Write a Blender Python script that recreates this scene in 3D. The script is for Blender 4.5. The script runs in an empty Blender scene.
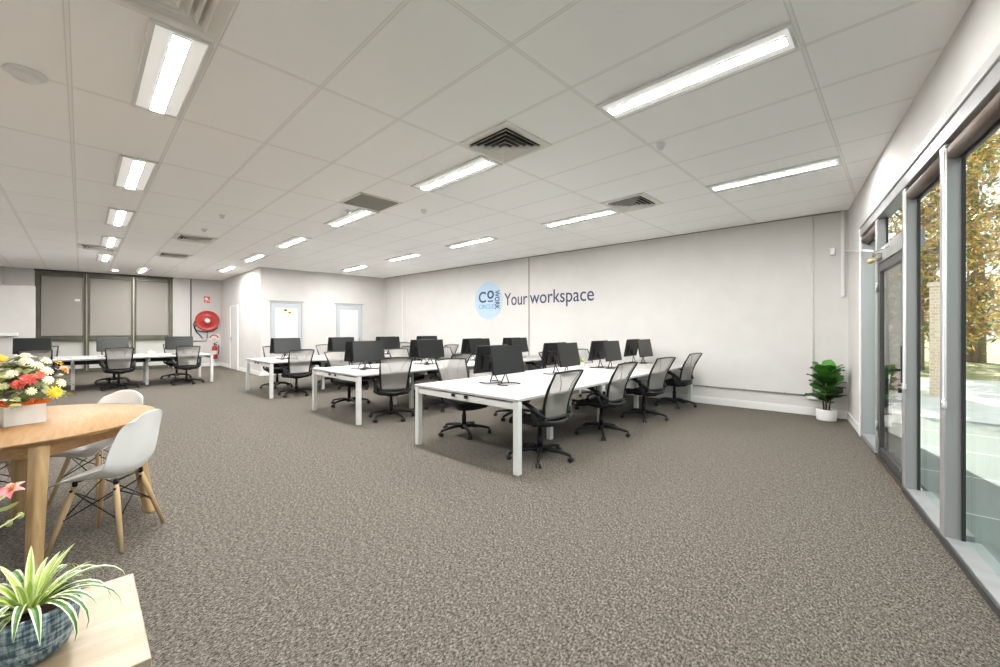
import bpy, bmesh, math, random
from mathutils import Vector, Matrix, Euler
PI = math.pi
rnd = random.Random(11)
sc = bpy.context.scene
COL = sc.collection

# ------------------------------------------------------------------ helpers
class MB:
    """collects geometry; build() links it as ONE mesh object"""
    def __init__(s):
        s.v = []; s.f = []; s.m = []; s.cur = 0; s.sm = []; s.smooth = False
    def add(s, vs, fs):
        o = len(s.v); s.v += [tuple(x) for x in vs]
        for f in fs:
            s.f.append(tuple(i + o for i in f)); s.m.append(s.cur); s.sm.append(s.smooth)
    def box(s, c, d, rz=0, rot=None):
        M = rot if rot is not None else Matrix.Rotation(rz, 3, 'Z')
        vs = [Vector(c) + M @ Vector((x * d[0] / 2, y * d[1] / 2, z * d[2] / 2)) for x in (-1, 1) for y in (-1, 1) for z in (-1, 1)]
        sm = s.smooth; s.smooth = False
        s.add(vs, [(0, 1, 3, 2), (4, 6, 7, 5), (0, 4, 5, 1), (2, 3, 7, 6), (0, 2, 6, 4), (1, 5, 7, 3)])
        s.smooth = sm
    def tube(s, pts, r, n=8, cap=True, sx=1.0):
        pts = [Vector(p) for p in pts]
        if not isinstance(r, (list, tuple)): r = [r] * len(pts)
        rings = []; prev = None
        for i, p in enumerate(pts):
            t = (pts[min(i + 1, len(pts) - 1)] - pts[max(i - 1, 0)]).normalized()
            if prev is None:
                a = Vector((0, 0, 1)) if abs(t.z) < .9 else Vector((1, 0, 0))
                u = (a - t * a.dot(t)).normalized()
            else:
                u = (prev - t * prev.dot(t)).normalized()
            prev = u; w = t.cross(u)
            rings.append([p + (u * math.cos(2 * PI * k / n) + w * math.sin(2 * PI * k / n) * sx) * r[i] for k in range(n)])
        vs = [q for g in rings for q in g]; fs = []
        for i in range(len(pts) - 1):
            for k in range(n):
                k2 = (k + 1) % n
                fs.append((i * n + k, i * n + k2, (i + 1) * n + k2, (i + 1) * n + k))
        if cap:
            fs.append(tuple(range(n))[::-1]); fs.append(tuple((len(pts) - 1) * n + k for k in range(n)))
        sm = s.smooth; s.smooth = True; s.add(vs, fs); s.smooth = sm
    def lathe(s, prof, c=(0, 0, 0), n=24, M=None, cap=True):
        vs = []; fs = []
        for (r, z) in prof:
            for k in range(n):
                p = Vector((r * math.cos(2 * PI * k / n), r * math.sin(2 * PI * k / n), z))
                if M is not None: p = M @ p
                vs.append(p + Vector(c))
        L = len(prof)
        for i in range(L - 1):
            for k in range(n):
                k2 = (k + 1) % n
                fs.append((i * n + k, i * n + k2, (i + 1) * n + k2, (i + 1) * n + k))
        if cap:
            fs.append(tuple(range(n))[::-1]); fs.append(tuple((L - 1) * n + k for k in range(n)))
        sm = s.smooth; s.smooth = True; s.add(vs, fs); s.smooth = sm
    def grid(s, fn, nu, nv):
        vs = [fn(i / nu, j / nv) for j in range(nv + 1) for i in range(nu + 1)]
        fs = [(j * (nu + 1) + i, j * (nu + 1) + i + 1, (j + 1) * (nu + 1) + i + 1, (j + 1) * (nu + 1) + i) for j in range(nv) for i in range(nu)]
        sm = s.smooth; s.smooth = True; s.add(vs, fs); s.smooth = sm
    def prism(s, poly, z0, z1):
        n = len(poly)
        vs = [(x, y, z0) for x, y in poly] + [(x, y, z1) for x, y in poly]
        fs = [tuple(range(n))[::-1], tuple(range(n, 2 * n))] + [(k, (k + 1) % n, n + (k + 1) % n, n + k) for k in range(n)]
        s.add(vs, fs)
    def sphere(s, c, r, n=10, m=6, sq=1.0):
        prof = [(r * math.sin(PI * i / m) + 1e-5, -r * sq * math.cos(PI * i / m)) for i in range(m + 1)]
        s.lathe(prof, c, n)
    def build(s, name, mat, parent=None, bevel=0, seg=2, sub=0, solid=0, loc=None, auto=True):
        me = bpy.data.meshes.new(name); me.from_pydata(s.v, [], s.f)
        mats = mat if isinstance(mat, (list, tuple)) else [mat]
        for q in mats: me.materials.append(q)
        me.polygons.foreach_set('material_index', s.m)
        me.polygons.foreach_set('use_smooth', s.sm)
        bm = bmesh.new(); bm.from_mesh(me); bmesh.ops.recalc_face_normals(bm, faces=bm.faces); bm.to_mesh(me); bm.free()
        me.update()
        o = bpy.data.objects.new(name, me); COL.objects.link(o)
        if parent is not None: o.parent = parent
        if loc is not None: o.location = loc
        if solid:
            m = o.modifiers.new('solid', 'SOLIDIFY'); m.thickness = solid; m.offset = 0
        if sub:
            m = o.modifiers.new('sub', 'SUBSURF'); m.levels = sub; m.render_levels = sub
        if bevel:
            m = o.modifiers.new('bevel', 'BEVEL'); m.width = bevel; m.segments = seg; m.limit_method = 'ANGLE'; m.angle_limit = math.radians(50)
        return o

def thing(name, label, cat, loc=(0, 0, 0), rz=0, group=None):
    o = bpy.data.objects.new(name, None); COL.objects.link(o)
    o.empty_display_size = .1
    o.location = loc; o.rotation_euler = (0, 0, rz)
    tag(o, label, cat, group); return o
def tag(o, label, cat, group=None, kind='thing'):
    o['label'] = label; o['category'] = cat; o['kind'] = kind
    if group: o['group'] = group
    return o
def struct(o, label=None):
    o['kind'] = 'structure'
    if label: o['label'] = label
    return o
def empty_struct(name, loc=(0, 0, 0), rz=0):
    o = bpy.data.objects.new(name, None); COL.objects.link(o); o.location = loc; o.rotation_euler = (0, 0, rz); o['kind'] = 'structure'
    return o
KIDS = {}
def copy_tree(root, loc, rz, label, group=None):
    def rec(o, par):
        c = o.copy(); COL.objects.link(c)
        if par is not None: c.parent = par
        for ch in [x for x in ALLC if x.parent == o]: rec(ch, c)
        return c
    ALLC = [x for x in root.children_recursive]
    r = rec(root, None)
    r.location = loc; r.rotation_euler = (0, 0, rz); r['label'] = label
    if group: r['group'] = group
    return r

# ------------------------------------------------------------------ materials
def mat(name, col, rough=.5, metal=0, spec=.5, alpha=1, trans=0, emit=None, es=0, coat=0):
    m = bpy.data.materials.new(name); m.use_nodes = True
    b = m.node_tree.nodes['Principled BSDF']
    b.inputs['Base Color'].default_value = (*col, 1); b.inputs['Roughness'].default_value = rough
    b.inputs['Metallic'].default_value = metal; b.inputs['Specular IOR Level'].default_value = spec
    b.inputs['Alpha'].default_value = alpha; b.inputs['Transmission Weight'].default_value = trans
    b.inputs['Coat Weight'].default_value = coat
    if emit: b.inputs['Emission Color'].default_value = (*emit, 1); b.inputs['Emission Strength'].default_value = es
    return m
def nodes(m):
    return m.node_tree.nodes, m.node_tree.links, m.node_tree.nodes['Principled BSDF']
def noise_mat(name, c1, c2, scale=40, rough=.6, detail=4, bump=0, stretch=(1, 1, 1), lo=.35, hi=.65, spec=.5, coord='Object'):
    m = mat(name, c1, rough, spec=spec); N, L, b = nodes(m)
    tc = N.new('ShaderNodeTexCoord'); mp = N.new('ShaderNodeMapping'); mp.inputs['Scale'].default_value = stretch
    nz = N.new('ShaderNodeTexNoise'); nz.inputs['Scale'].default_value = scale; nz.inputs['Detail'].default_value = detail
    r = N.new('ShaderNodeValToRGB'); r.color_ramp.elements[0].position = lo; r.color_ramp.elements[1].position = hi
    r.color_ramp.elements[0].color = (*c1, 1); r.color_ramp.elements[1].color = (*c2, 1)
    L.new(tc.outputs[coord], mp.inputs[0]); L.new(mp.outputs[0], nz.inputs['Vector']); L.new(nz.outputs['Fac'], r.inputs[0]); L.new(r.outputs[0], b.inputs['Base Color'])
    if bump:
        bp = N.new('ShaderNodeBump'); bp.inputs['Strength'].default_value = bump; bp.inputs['Distance'].default_value = .01
        L.new(nz.outputs['Fac'], bp.inputs['Height']); L.new(bp.outputs[0], b.inputs['Normal'])
    return m

def carpet_mat():
    m = mat('carpet', (.2, .17, .15), .95, spec=.1); N, L, b = nodes(m)
    tc = N.new('ShaderNodeTexCoord')
    n1 = N.new('ShaderNodeTexNoise'); n1.inputs['Scale'].default_value = 100; n1.inputs['Detail'].default_value = 6; n1.inputs['Roughness'].default_value = .92; n1.inputs['Lacunarity'].default_value = 2.3
    n2 = N.new('ShaderNodeTexNoise'); n2.inputs['Scale'].default_value = 26; n2.inputs['Detail'].default_value = 5; n2.inputs['Roughness'].default_value = .7
    mp = N.new('ShaderNodeMapping'); mp.inputs['Scale'].default_value = (1, .6, 1); mp.inputs['Rotation'].default_value = (0, 0, .5)
    r = N.new('ShaderNodeValToRGB')
    e = r.color_ramp.elements
    e[0].position = .42; e[0].color = (.020, .018, .015, 1); e[1].position = .58; e[1].color = (.285, .258, .222, 1)
    x = e.new(.5); x.color = (.098, .0865, .073, 1)
    mx = N.new('ShaderNodeMixRGB'); mx.blend_type = 'MULTIPLY'; mx.inputs[0].default_value = 1
    r2 = N.new('ShaderNodeValToRGB'); r2.color_ramp.elements[0].position = .3; r2.color_ramp.elements[1].position = .7; r2.color_ramp.elements[0].color = (.66, .655, .65, 1); r2.color_ramp.elements[1].color = (1.34, 1.335, 1.33, 1)
    L.new(tc.outputs['Object'], mp.inputs[0]); L.new(mp.outputs[0], n1.inputs['Vector']); L.new(tc.outputs['Object'], n2.inputs['Vector'])
    L.new(n1.outputs['Fac'], r.inputs[0]); L.new(n2.outputs['Fac'], r2.inputs[0]); L.new(r.outputs[0], mx.inputs[1]); L.new(r2.outputs[0], mx.inputs[2])
    L.new(mx.outputs[0], b.inputs['Base Color'])
    bp = N.new('ShaderNodeBump'); bp.inputs['Strength'].default_value = .3; bp.inputs['Distance'].default_value = .006
    L.new(n1.outputs['Fac'], bp.inputs['Height']); L.new(bp.outputs[0], b.inputs['Normal'])
    return m

GX, GY = -1.813, 2.64     # a crossing of the ceiling grid
def ceiling_mat():
    m = mat('ceiling tiles', (.84, .83, .81), .8, spec=.2); N, L, b = nodes(m)
    g = N.new('ShaderNodeNewGeometry'); sep = N.new('ShaderNodeSeparateXYZ'); L.new(g.outputs['Position'], sep.inputs[0])
    def M(op, a, bb=None):
        n = N.new('ShaderNodeMath'); n.operation = op
        for i, q in enumerate((a, bb)):
            if q is None: continue
            if isinstance(q, (int, float)): n.inputs[i].default_value = q
            else: L.new(q, n.inputs[i])
        return n.outputs[0]
    def line(o, off, per, w):
        t = M('DIVIDE', M('SUBTRACT', o, off), per)
        d = M('ABSOLUTE', M('SUBTRACT', t, M('ROUND', t)))
        d = M('MULTIPLY', d, per)                       # distance to the nearest joint
        bar = M('LESS_THAN', d, w); edge = M('LESS_THAN', M('ABSOLUTE', M('SUBTRACT', d, w)), .0032)
        return bar, edge
    bx, ex = line(sep.outputs[0], GX, 1.35, .012); by, ey = line(sep.outputs[1], GY, .675, .012)
    bar = M('MAXIMUM', bx, by); edge = M('MAXIMUM', ex, ey)
    nz = N.new('ShaderNodeTexNoise'); nz.inputs['Scale'].default_value = 260; nz.inputs['Detail'].default_value = 2
    L.new(g.outputs['Position'], nz.inputs['Vector'])
    r = N.new('ShaderNodeValToRGB'); r.color_ramp.elements[0].color = (.95, .945, .935, 1); r.color_ramp.elements[1].color = (.97, .966, .957, 1)
    L.new(nz.outputs['Fac'], r.inputs[0])
    m1 = N.new('ShaderNodeMixRGB'); m1.inputs[2].default_value = (.89, .88, .865, 1); L.new(bar, m1.inputs[0]); L.new(r.outputs[0], m1.inputs[1])
    m2 = N.new('ShaderNodeMixRGB'); m2.inputs[2].default_value = (.76, .75, .725, 1); L.new(edge, m2.inputs[0]); L.new(m1.outputs[0], m2.inputs[1])
    L.new(m2.outputs[0], b.inputs['Base Color'])
    return m

def wood_mat(name, c1, c2, scale=(1, 14, 14), rot=(0, 0, 0), rough=.42, plank=0):
    m = mat(name, c1, rough); N, L, b = nodes(m)
    tc = N.new('ShaderNodeTexCoord'); mp = N.new('ShaderNodeMapping'); mp.inputs['Scale'].default_value = scale; mp.inputs['Rotation'].default_value = rot
    nz = N.new('ShaderNodeTexNoise'); nz.inputs['Scale'].default_value = 3; nz.inputs['Detail'].default_value = 6; nz.inputs['Distortion'].default_value = .6
    r = N.new('ShaderNodeValToRGB'); r.color_ramp.elements[0].position = .3; r.color_ramp.elements[1].position = .7
    r.color_ramp.elements[0].color = (*c1, 1); r.color_ramp.elements[1].color = (*c2, 1)
    L.new(tc.outputs['Object'], mp.inputs[0]); L.new(mp.outputs[0], nz.inputs['Vector']); L.new(nz.outputs['Fac'], r.inputs[0])
    out = r.outputs[0]
    if plank:
        sep = N.new('ShaderNodeSeparateXYZ'); L.new(tc.outputs['Object'], sep.inputs[0])
        mu = N.new('ShaderNodeMath'); mu.operation = 'MULTIPLY'; mu.inputs[1].default_value = 1 / plank; L.new(sep.outputs[0], mu.inputs[0])
        fl = N.new('ShaderNodeMath'); fl.operation = 'FLOOR'; L.new(mu.outputs[0], fl.inputs[0])
        wn = N.new('ShaderNodeTexWhiteNoise'); wn.noise_dimensions = '1D'; L.new(fl.outputs[0], wn.inputs['W'])
        r3 = N.new('ShaderNodeValToRGB'); r3.color_ramp.elements[0].color = (.86, .83, .78, 1); r3.color_ramp.elements[1].color = (1.05, 1.05, 1.05, 1)
        L.new(wn.outputs['Value'], r3.inputs[0])
        mx = N.new('ShaderNodeMixRGB'); mx.blend_type = 'MULTIPLY'; mx.inputs[0].default_value = 1
        L.new(out, mx.inputs[1]); L.new(r3.outputs[0], mx.inputs[2]); out = mx.outputs[0]
    L.new(out, b.inputs['Base Color'])
    return m

def glass_mat(name, tint=(.93, .98, .97), refl=1.0, gain=.30):
    m = bpy.data.materials.new(name); m.use_nodes = True; N = m.node_tree.nodes; L = m.node_tree.links
    N.clear(); o = N.new('ShaderNodeOutputMaterial'); t = N.new('ShaderNodeBsdfTransparent'); t.inputs[0].default_value = (*tint, 1)
    g = N.new('ShaderNodeBsdfGlossy'); g.inputs['Roughness'].default_value = .01; g.inputs[0].default_value = (refl, refl, refl, 1)
    lw = N.new('ShaderNodeLayerWeight'); lw.inputs[0].default_value = .5; pw = N.new('ShaderNodeMath'); pw.operation = 'POWER'; pw.inputs[1].default_value = 5
    ma = N.new('ShaderNodeMath'); ma.operation = 'MULTIPLY_ADD'; ma.inputs[1].default_value = gain; ma.inputs[2].default_value = .02; mx = N.new('ShaderNodeMixShader')
    L.new(lw.outputs['Facing'], pw.inputs[0]); L.new(pw.outputs[0], ma.inputs[0]); L.new(ma.outputs[0], mx.inputs[0]); L.new(t.outputs[0], mx.inputs[1]); L.new(g.outputs[0], mx.inputs[2]); L.new(mx.outputs[0], o.inputs[0])
    return m

W = noise_mat('wall paint', (.605, .59, .572), (.63, .614, .596), 3, .75, spec=.2)
TRIM = mat('white trim', (.74, .735, .72), .4)
CARPET = carpet_mat(); CEIL = ceiling_mat()
ALU = noise_mat('anodised aluminium', (.31, .31, .31), (.36, .36, .36), 6, .42, stretch=(1, 1, .05)); nodes(ALU)[2].inputs['Metallic'].default_value = .35
ALUDK = mat('dark aluminium', (.07, .07, .07), .4, metal=.4)
ALULT = mat('pale aluminium', (.46, .46, .445), .4, metal=.3)
GASKET = mat('black gasket', (.015, .018, .018), .6)
GLASS = glass_mat('clear glass', (.90, .97, .955))
GLASSDOOR = glass_mat('door glass', (.80, .83, .83), 1.0, .9)
OLIVE = noise_mat('bronze frame', (.105, .100, .075), (.14, .135, .10), 4, .35); nodes(OLIVE)[2].inputs['Metallic'].default_value = .3
BLINDG = noise_mat('grey blind fabric', (.33, .31, .28), (.36, .335, .305), 500, .7)
BROWN = noise_mat('brown blind fabric', (.10, .072, .056), (.13, .095, .075), 200, .6)
FROST = mat('frosted pane', (.62, .62, .58), .5)
DESK = noise_mat('white desk laminate', (.40, .392, .378), (.425, .416, .402), 5, .6)
DESKM = mat('white steel', (.66, .66, .645), .35)
BLACK = mat('black plastic', (.007, .007, .0075), .45, spec=.3)
BLACKF = noise_mat('black seat fabric', (.004, .004, .0045), (.010, .010, .0105), 300, .9, bump=.2)
GREYARM = mat('dark grey plastic', (.010, .010, .0105), .4, spec=.35)
MESH = mat('chair mesh', (.36, .345, .32), .7, alpha=.52)
MESHP = mat('chair mesh panel', (.24, .23, .215), .7, alpha=.7)
SCREEN = mat('switched off screen', (.010, .0115, .011), .3, spec=.45)
HOUS = mat('monitor back', (.009, .009, .0095), .5, spec=.35)
TUBE = mat('lit diffuser', (.95, .95, .95), .4, emit=(1, .988, .965), es=128)
LPAN = mat('glowing reflector', (.85, .85, .84), .5, emit=(1, .985, .95), es=.20)  # faint glow added to the panel for soft falloff beside the diffuser
VENT = mat('vent cream', (.78, .76, .72), .5); VDARK = mat('vent dark', (.02, .02, .018), .9)
VOLIVE = mat('vent shadowed blade', (.32, .31, .26), .6)
RED = mat('fire red', (.46, .018, .015), .3, coat=.3); REDS = mat('sign red', (.70, .07, .04), .5)
WHITE = mat('white gloss', (.74, .74, .735), .3)
SHELL = mat('white shell plastic', (.76, .76, .755), .4)
OAK = wood_mat('oak', (.27, .14, .045), (.36, .205, .085), (1.2, 12, 12), (0, 0, .5), .6)
OAKL = wood_mat('oak leg', (.37, .235, .10), (.49, .335, .165), (12, 12, 1.2))
BEECH = wood_mat('beech dowel', (.55, .37, .19), (.65, .47, .27), (12, 12, 1))
PINE = wood_mat('bleached pine', (.345, .262, .168), (.415, .33, .23), (9, 1.2, 9), plank=.085)
STEEL = mat('black wire', (.012, .012, .012), .4, metal=.5)
PAINTBLUE = mat('door frame blue grey', (.47, .50, .535), .45)
DOORW = mat('white door panel', (.68, .68, .68), .4)
YEL = mat('pale yellow paper', (.85, .80, .52), .7)
INK = mat('dark ink', (.05, .05, .06), .6)
NAVY = mat('navy vinyl', (.03, .05, .115), .6); SKYB = mat('light blue vinyl', (.42, .56, .70), .6); MIDB = mat('mid blue vinyl', (.17, .33, .56), .6)
CHROME = mat('satin metal', (.6, .59, .56), .25, metal=1)
GREYC = mat('grey conduit', (.30, .29, .27), .5)
BRASS = mat('brass', (.55, .38, .16), .35, metal=.9)
POTW = noise_mat('white ceramic', (.80, .80, .79), (.86, .86, .85), 60, .5)
SOIL = noise_mat('soil', (.02, .015, .01), (.05, .035, .025), 60, .95)
def leafm(n, c1, c2, sc_=20): 
    m = noise_mat(n, c1, c2, sc_, .45); nodes(m)[2].inputs['Subsurface Weight'].default_value = .0; return m
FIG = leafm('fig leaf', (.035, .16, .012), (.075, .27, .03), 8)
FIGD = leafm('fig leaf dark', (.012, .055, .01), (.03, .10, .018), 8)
STEM = noise_mat('stem', (.10, .07, .03), (.17, .12, .06), 30, .7)
SPG = leafm('spider leaf green', (.045, .13, .025), (.085, .21, .04)); SPL = leafm('spider leaf lime', (.33, .46, .05), (.46, .58, .10)); SPC = leafm('spider leaf cream', (.70, .72, .48), (.80, .82, .60))
EUC = leafm('eucalyptus leaf', (.30, .35, .12), (.44, .48, .22)); DKG = leafm('dark green leaf', (.08, .105, .025), (.14, .18, .055))
FYEL = leafm('yellow petal', (.80, .50, .01), (.90, .66, .04), 40); FRED = leafm('red petal', (.58, .03, .03), (.75, .12, .06), 40); FCRM = leafm('cream petal', (.82, .70, .42), (.90, .82, .62), 40)
FORG = leafm('orange petal', (.75, .26, .03), (.85, .42, .08), 40); FPNK = leafm('pink petal', (.80, .20, .24), (.88, .45, .42), 30)
OPAPER = mat('orange paper', (.90, .20, .02), .5)

# ------------------------------------------------------------------ room shell
H = 3.25
def north_y(x): return 8.36 + .0465 * (x + .6)
def west_x(y): return -18.55 + .085 * (y - 3.72)
def east_x(y): return .34 - .178 / .984 * (y - 3.2)
def wall(name, p, q, z0=0, z1=H, th=.15, side=1, m=W):
    """wall whose room face runs p -> q; thickness on the left (side=1) or the right (-1)"""
    p = Vector((*p, 0)); q = Vector((*q, 0)); d = (q - p).normalized(); n = Vector((-d.y, d.x, 0)) * side
    b = MB(); b.prism([(p.x, p.y), (q.x, q.y), (q + n * th).to_tuple()[:2], (p + n * th).to_tuple()[:2]], z0, z1)
    return struct(b.build(name, m))
CN = (-.60, 8.36)                      # corner of logo wall and glazed wall
OD0 = (-13.62, 3.76); OD1 = (-13.42, north_y(-13.42))
WC = (west_x(3.76), 3.76); WS = (west_x(-1.65), -1.65)
b = MB(); b.prism([(-19.4, -2.6), (1.55, -2.6), (-.55, 8.7), (-19.4, 8.7)], -.12, 0); struct(b.build('floor', CARPET))
b = MB(); b.prism([(-19.4, -2.6), (1.55, -2.6), (-.45, 8.7), (-19.4, 8.7)], H, H + .12); struct(b.build('ceiling', CEIL))
wall('wall_north', OD1, (CN[0] + .2, CN[1] + .01), side=1)
wall('wall_office_east', OD0, OD1, side=1, th=.12)
wall('wall_office_south', (WC[0] - .2, 3.76), (OD0[0] - .12, 3.76), side=1, th=.12)
# corner post of the office block
b = MB(); b.prism([(OD0[0] - .12, 3.76), (OD0[0], 3.76), (OD0[0], 3.88), (OD0[0] - .12, 3.88)], 0, H); struct(b.build('trim_office_corner', W))
wall('wall_south', (-15.5, -2.4), (1.4, -2.4), side=-1)
wall('wall_southwest', (WS[0] - .3, -1.65), (-15.5, -1.65), side=-1, th=.75)
# west wall: solid left and right of the bronze framed blinds
WY0, WY1 = -1.0, 2.32
wall('wall_west_south', (west_x(WY0), WY0), (west_x(-1.7), -1.7), side=-1)
wall('wall_west_north', (west_x(3.76), 3.76), (west_x(WY1), WY1), side=-1)
wall('wall_west_outer', (west_x(WY1) - .22, WY1), (west_x(WY0) - .22, WY0), side=-1, th=.05)

# baseboards
def board(name, p, q, th=.018, h=.11, side=-1):
    p = Vector((*p, 0)); q = Vector((*q, 0)); d = (q - p).normalized(); n = Vector((-d.y, d.x, 0)) * side
    bb = MB(); bb.prism([(p.x, p.y), (q.x, q.y), (q + n * th).to_tuple()[:2], (p + n * th).to_tuple()[:2]], 0, h)
    bb.prism([((p + n * 0).x, p.y), (q.x, q.y), (q + n * th * .55).to_tuple()[:2], (p + n * th * .55).to_tuple()[:2]], h, h + .02)
    return struct(bb.build(name, TRIM))
board('baseboard_north', (OD1[0] + .02, north_y(OD1[0] + .02)), (CN[0] - .005, CN[1]))
board('baseboard_office_east_south', OD0, (-13.606, 4.0)); board('baseboard_office_east_middle', (-13.558, 4.98), (-13.513, 5.95)); board('baseboard_office_east_north', (-13.46, 6.95), (-13.425, 7.74))
board('baseboard_office_south_west', WC, (-17.12, 3.76)); board('baseboard_office_south_east', (-15.98, 3.76), OD0)
board('baseboard_west', (west_x(3.74), 3.74), (west_x(WY1), WY1), side=1)

# dark joint strips of the logo wall
ND = Vector((1, .0465, 0)).normalized(); NN = Vector((ND.y, -ND.x, 0))    # along the wall, into the room
NANG = math.atan2(ND.y, ND.x)
def on_north(x, off=0): return Vector((x, north_y(x), 0)) + NN * off
def strip(name, x, z0, z1, w=.02, d=.012, m=GREYC):
    bb = MB(); c = on_north(x, d / 2 + .001); bb.box((c.x, c.y, (z0 + z1) / 2), (w, d, z1 - z0), NANG); return struct(bb.build(name, m))
strip('trim_1', -6.81, .14, H - .01, .03, .014, mat('joint grey', (.33, .31, .29), .6))
strip('trim_2', -12.05, .14, H - .01, .02, .012, mat('joint pale', (.60, .58, .55), .6))
strip('trim_3', -12.32, .14, H - .01, .02, .012, mat('joint paler', (.74, .72, .70), .6))
bb = MB(); bb.prism([tuple(on_north(-13.38)[:2]), tuple(on_north(-.64)[:2]), tuple(on_north(-.64, .012)[:2]), tuple(on_north(-13.38, .012)[:2])], H - .016, H - .001)
struct(bb.build('trim_4', mat('shadow angle', (.22, .20, .18), .7)))

# ------------------------------------------------------------------ glazed wall
ED = Vector((-.178, .984, 0)).normalized(); EN = Vector((ED.y, -ED.x, 0))   # along the glass (away), outward
E0 = Vector((.34, 3.2, 0)); EANG = math.atan2(ED.y, ED.x)
def E(s, out=0, z=0): return E0 + ED * s + EN * out + Vector((0, 0, z))
def ebox(mb, s0, s1, o0, o1, z0, z1):
    c = E((s0 + s1) / 2, (o0 + o1) / 2, (z0 + z1) / 2); mb.box(c, (s1 - s0, o1 - o0, z1 - z0), EANG)
SEND, S0 = 5.32, -5.75
bb = MB(); ebox(bb, S0, SEND, .0, .2, 2.76, H); struct(bb.build('wall_east_bulkhead', W))
bb = MB(); ebox(bb, 4.02, SEND + .2, .0, .2, 0, 2.76); struct(bb.build('wall_east_pier', W))
bb = MB(); ebox(bb, 3.985, 4.03, -.03, .0, 0, 2.76); struct(bb.build('trim_5', TRIM, bevel=.01))
bb = MB(); ebox(bb, 4.03, SEND - .02, -.018, 0, 0, .12); struct(bb.build('baseboard_east', TRIM, bevel=.006))
bb = MB(); ebox(bb, S0, 4.0, -.035, -.002, 2.70, 2.765); struct(bb.build('trim_6', ALULT, bevel=.006))
bb = MB(); ebox(bb, S0, 3.985, -.02, .10, 2.60, 2.70); struct(bb.build('trim_7', ALU, bevel=.004))
bb = MB(); ebox(bb, S0, 3.0, -.022, -.005, .0, .045); struct(bb.build('trim_8', ALUDK))
posts = [4.02, 3.0, 1.80, .80, -.25, -1.45, -2.65, -3.85, -5.05]
DOOR = 1
for i in range(len(posts) - 1):
    s1, s0 = posts[i], posts[i + 1]
    w = empty_struct('window_%d' % (i + 1) if i != DOOR else 'door_1')
    pb = MB(); ebox(pb, s0 - .055, s0 + .045, -.012, .075, .0, 2.60); 
    if i == 0: ebox(pb, s1 - .10, s1 - .04, -.012, .15, 0, 2.60)
    p = pb.build('mullion', ALU, w, bevel=.006)
    gb = MB(); ebox(gb, s0 + .052, s0 + .064, .068, .078, .05, 2.6); ebox(gb, s1 - .075, s1 - .063, .06, .078, .05, 2.6); gb.build('gasket', GASKET, w)
    if i != DOOR:
        sb = MB(); ebox(sb, s0 + .045, s1 - .055, -.008, .15, 0, .055); sb.build('sill', ALU, w, bevel=.004)
        pn = MB(); ebox(pn, s0 + .05, s1 - .06, .082, .090, .05, 2.6); pn.build('pane', GLASS, w)
    else:
        tb = MB(); ebox(tb, s0 + .045, s1 - .055, -.012, .13, 2.10, 2.25); tb.build('transom', ALU, w, bevel=.005)
        pn = MB(); ebox(pn, s0 + .05, s1 - .06, .082, .090, 2.24, 2.6); pn.build('pane', GLASS, w)
        a, z = s0 + .05, s1 - .06
        fb = MB(); ebox(fb, a, a + .075, .0, .045, .012, 2.10); ebox(fb, z - .075, z, .0, .045, .012, 2.10); ebox(fb, a + .075, z - .075, .0, .045, 2.01, 2.10); ebox(fb, a + .075, z - .075, .0, .045, .012, .13)
        leaf = fb.build('door_leaf', ALUDK, w, bevel=.004)
        gp = MB(); ebox(gp, a + .07, z - .07, .018, .028, .12, 2.02); gp.build('door_pane', GLASSDOOR, leaf)
        hb = MB(); ebox(hb, a + .02, a + .055, -.012, .0, .93, 1.25); hb.tube([E(a + .037, -.012, 1.04), E(a + .037, -.055, 1.04), E(a + .20, -.06, 1.04)], .009)
        hb.tube([E(a + .037, -.01, .86), E(a + .037, -.03, .86)], .022, 12); hb.build('handle', BLACK, leaf)
        for zz in (.35, 1.85):
            hg = MB(); hg.tube([E(z + .008, -.012, zz - .05), E(z + .008, -.012, zz + .05)], .011); hg.build('hinge', ALULT, leaf)
        th = MB(); ebox(th, a - .05, z + .05, -.03, .12, .0, .012); th.build('threshold', BRASS, w)
# roller blinds rolled up under the head, each with its chain
for i, bay in enumerate((0, 2, 3)):
    s1, s0 = posts[bay], posts[bay + 1]
    lab = ['brown rolled-up blind in the window bay beside the potted fig', 'brown rolled-up blind in the window bay beside the glass door',
           'brown rolled-up blind in the wide window bay farthest from the potted fig'][i]
    t = thing('roller_blind', lab, 'blind', E(s0, 0, 2.45), 0, 'blinds rolled up above the glazing'); inv = -Vector(t.location)
    rb = MB(); rb.tube([E(s0 + .07, .03, 2.535) + inv, E(s1 - .08, .03, 2.535) + inv], .048, 16); rb.build('roller', BROWN, t)
    bt = MB(); c = E((s0 + s1) / 2, .065, 2.485) + inv; bt.box(c, (s1 - s0 - .17, .018, .028), EANG); bt.build('bottom_bar', ALUDK, t)
    if bay != 0:
        cb = MB(); sx = s1 - .10; zb = .92
        cb.tube([E(sx - .02, -.02, 2.55) + inv, E(sx - .02, -.022, zb + .04) + inv, E(sx, -.024, zb) + inv, E(sx + .025, -.022, zb + .04) + inv, E(sx + .025, -.02, 2.55) + inv], .0042, 6)
        ch = cb.build('chain', WHITE, t)
        wb = MB(); wb.lathe([(.008, -.03), (.012, -.02), (.012, .02), (.006, .03)], E(sx, -.024, zb) + inv, 10); wb.build('chain_weight', WHITE, ch)
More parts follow.
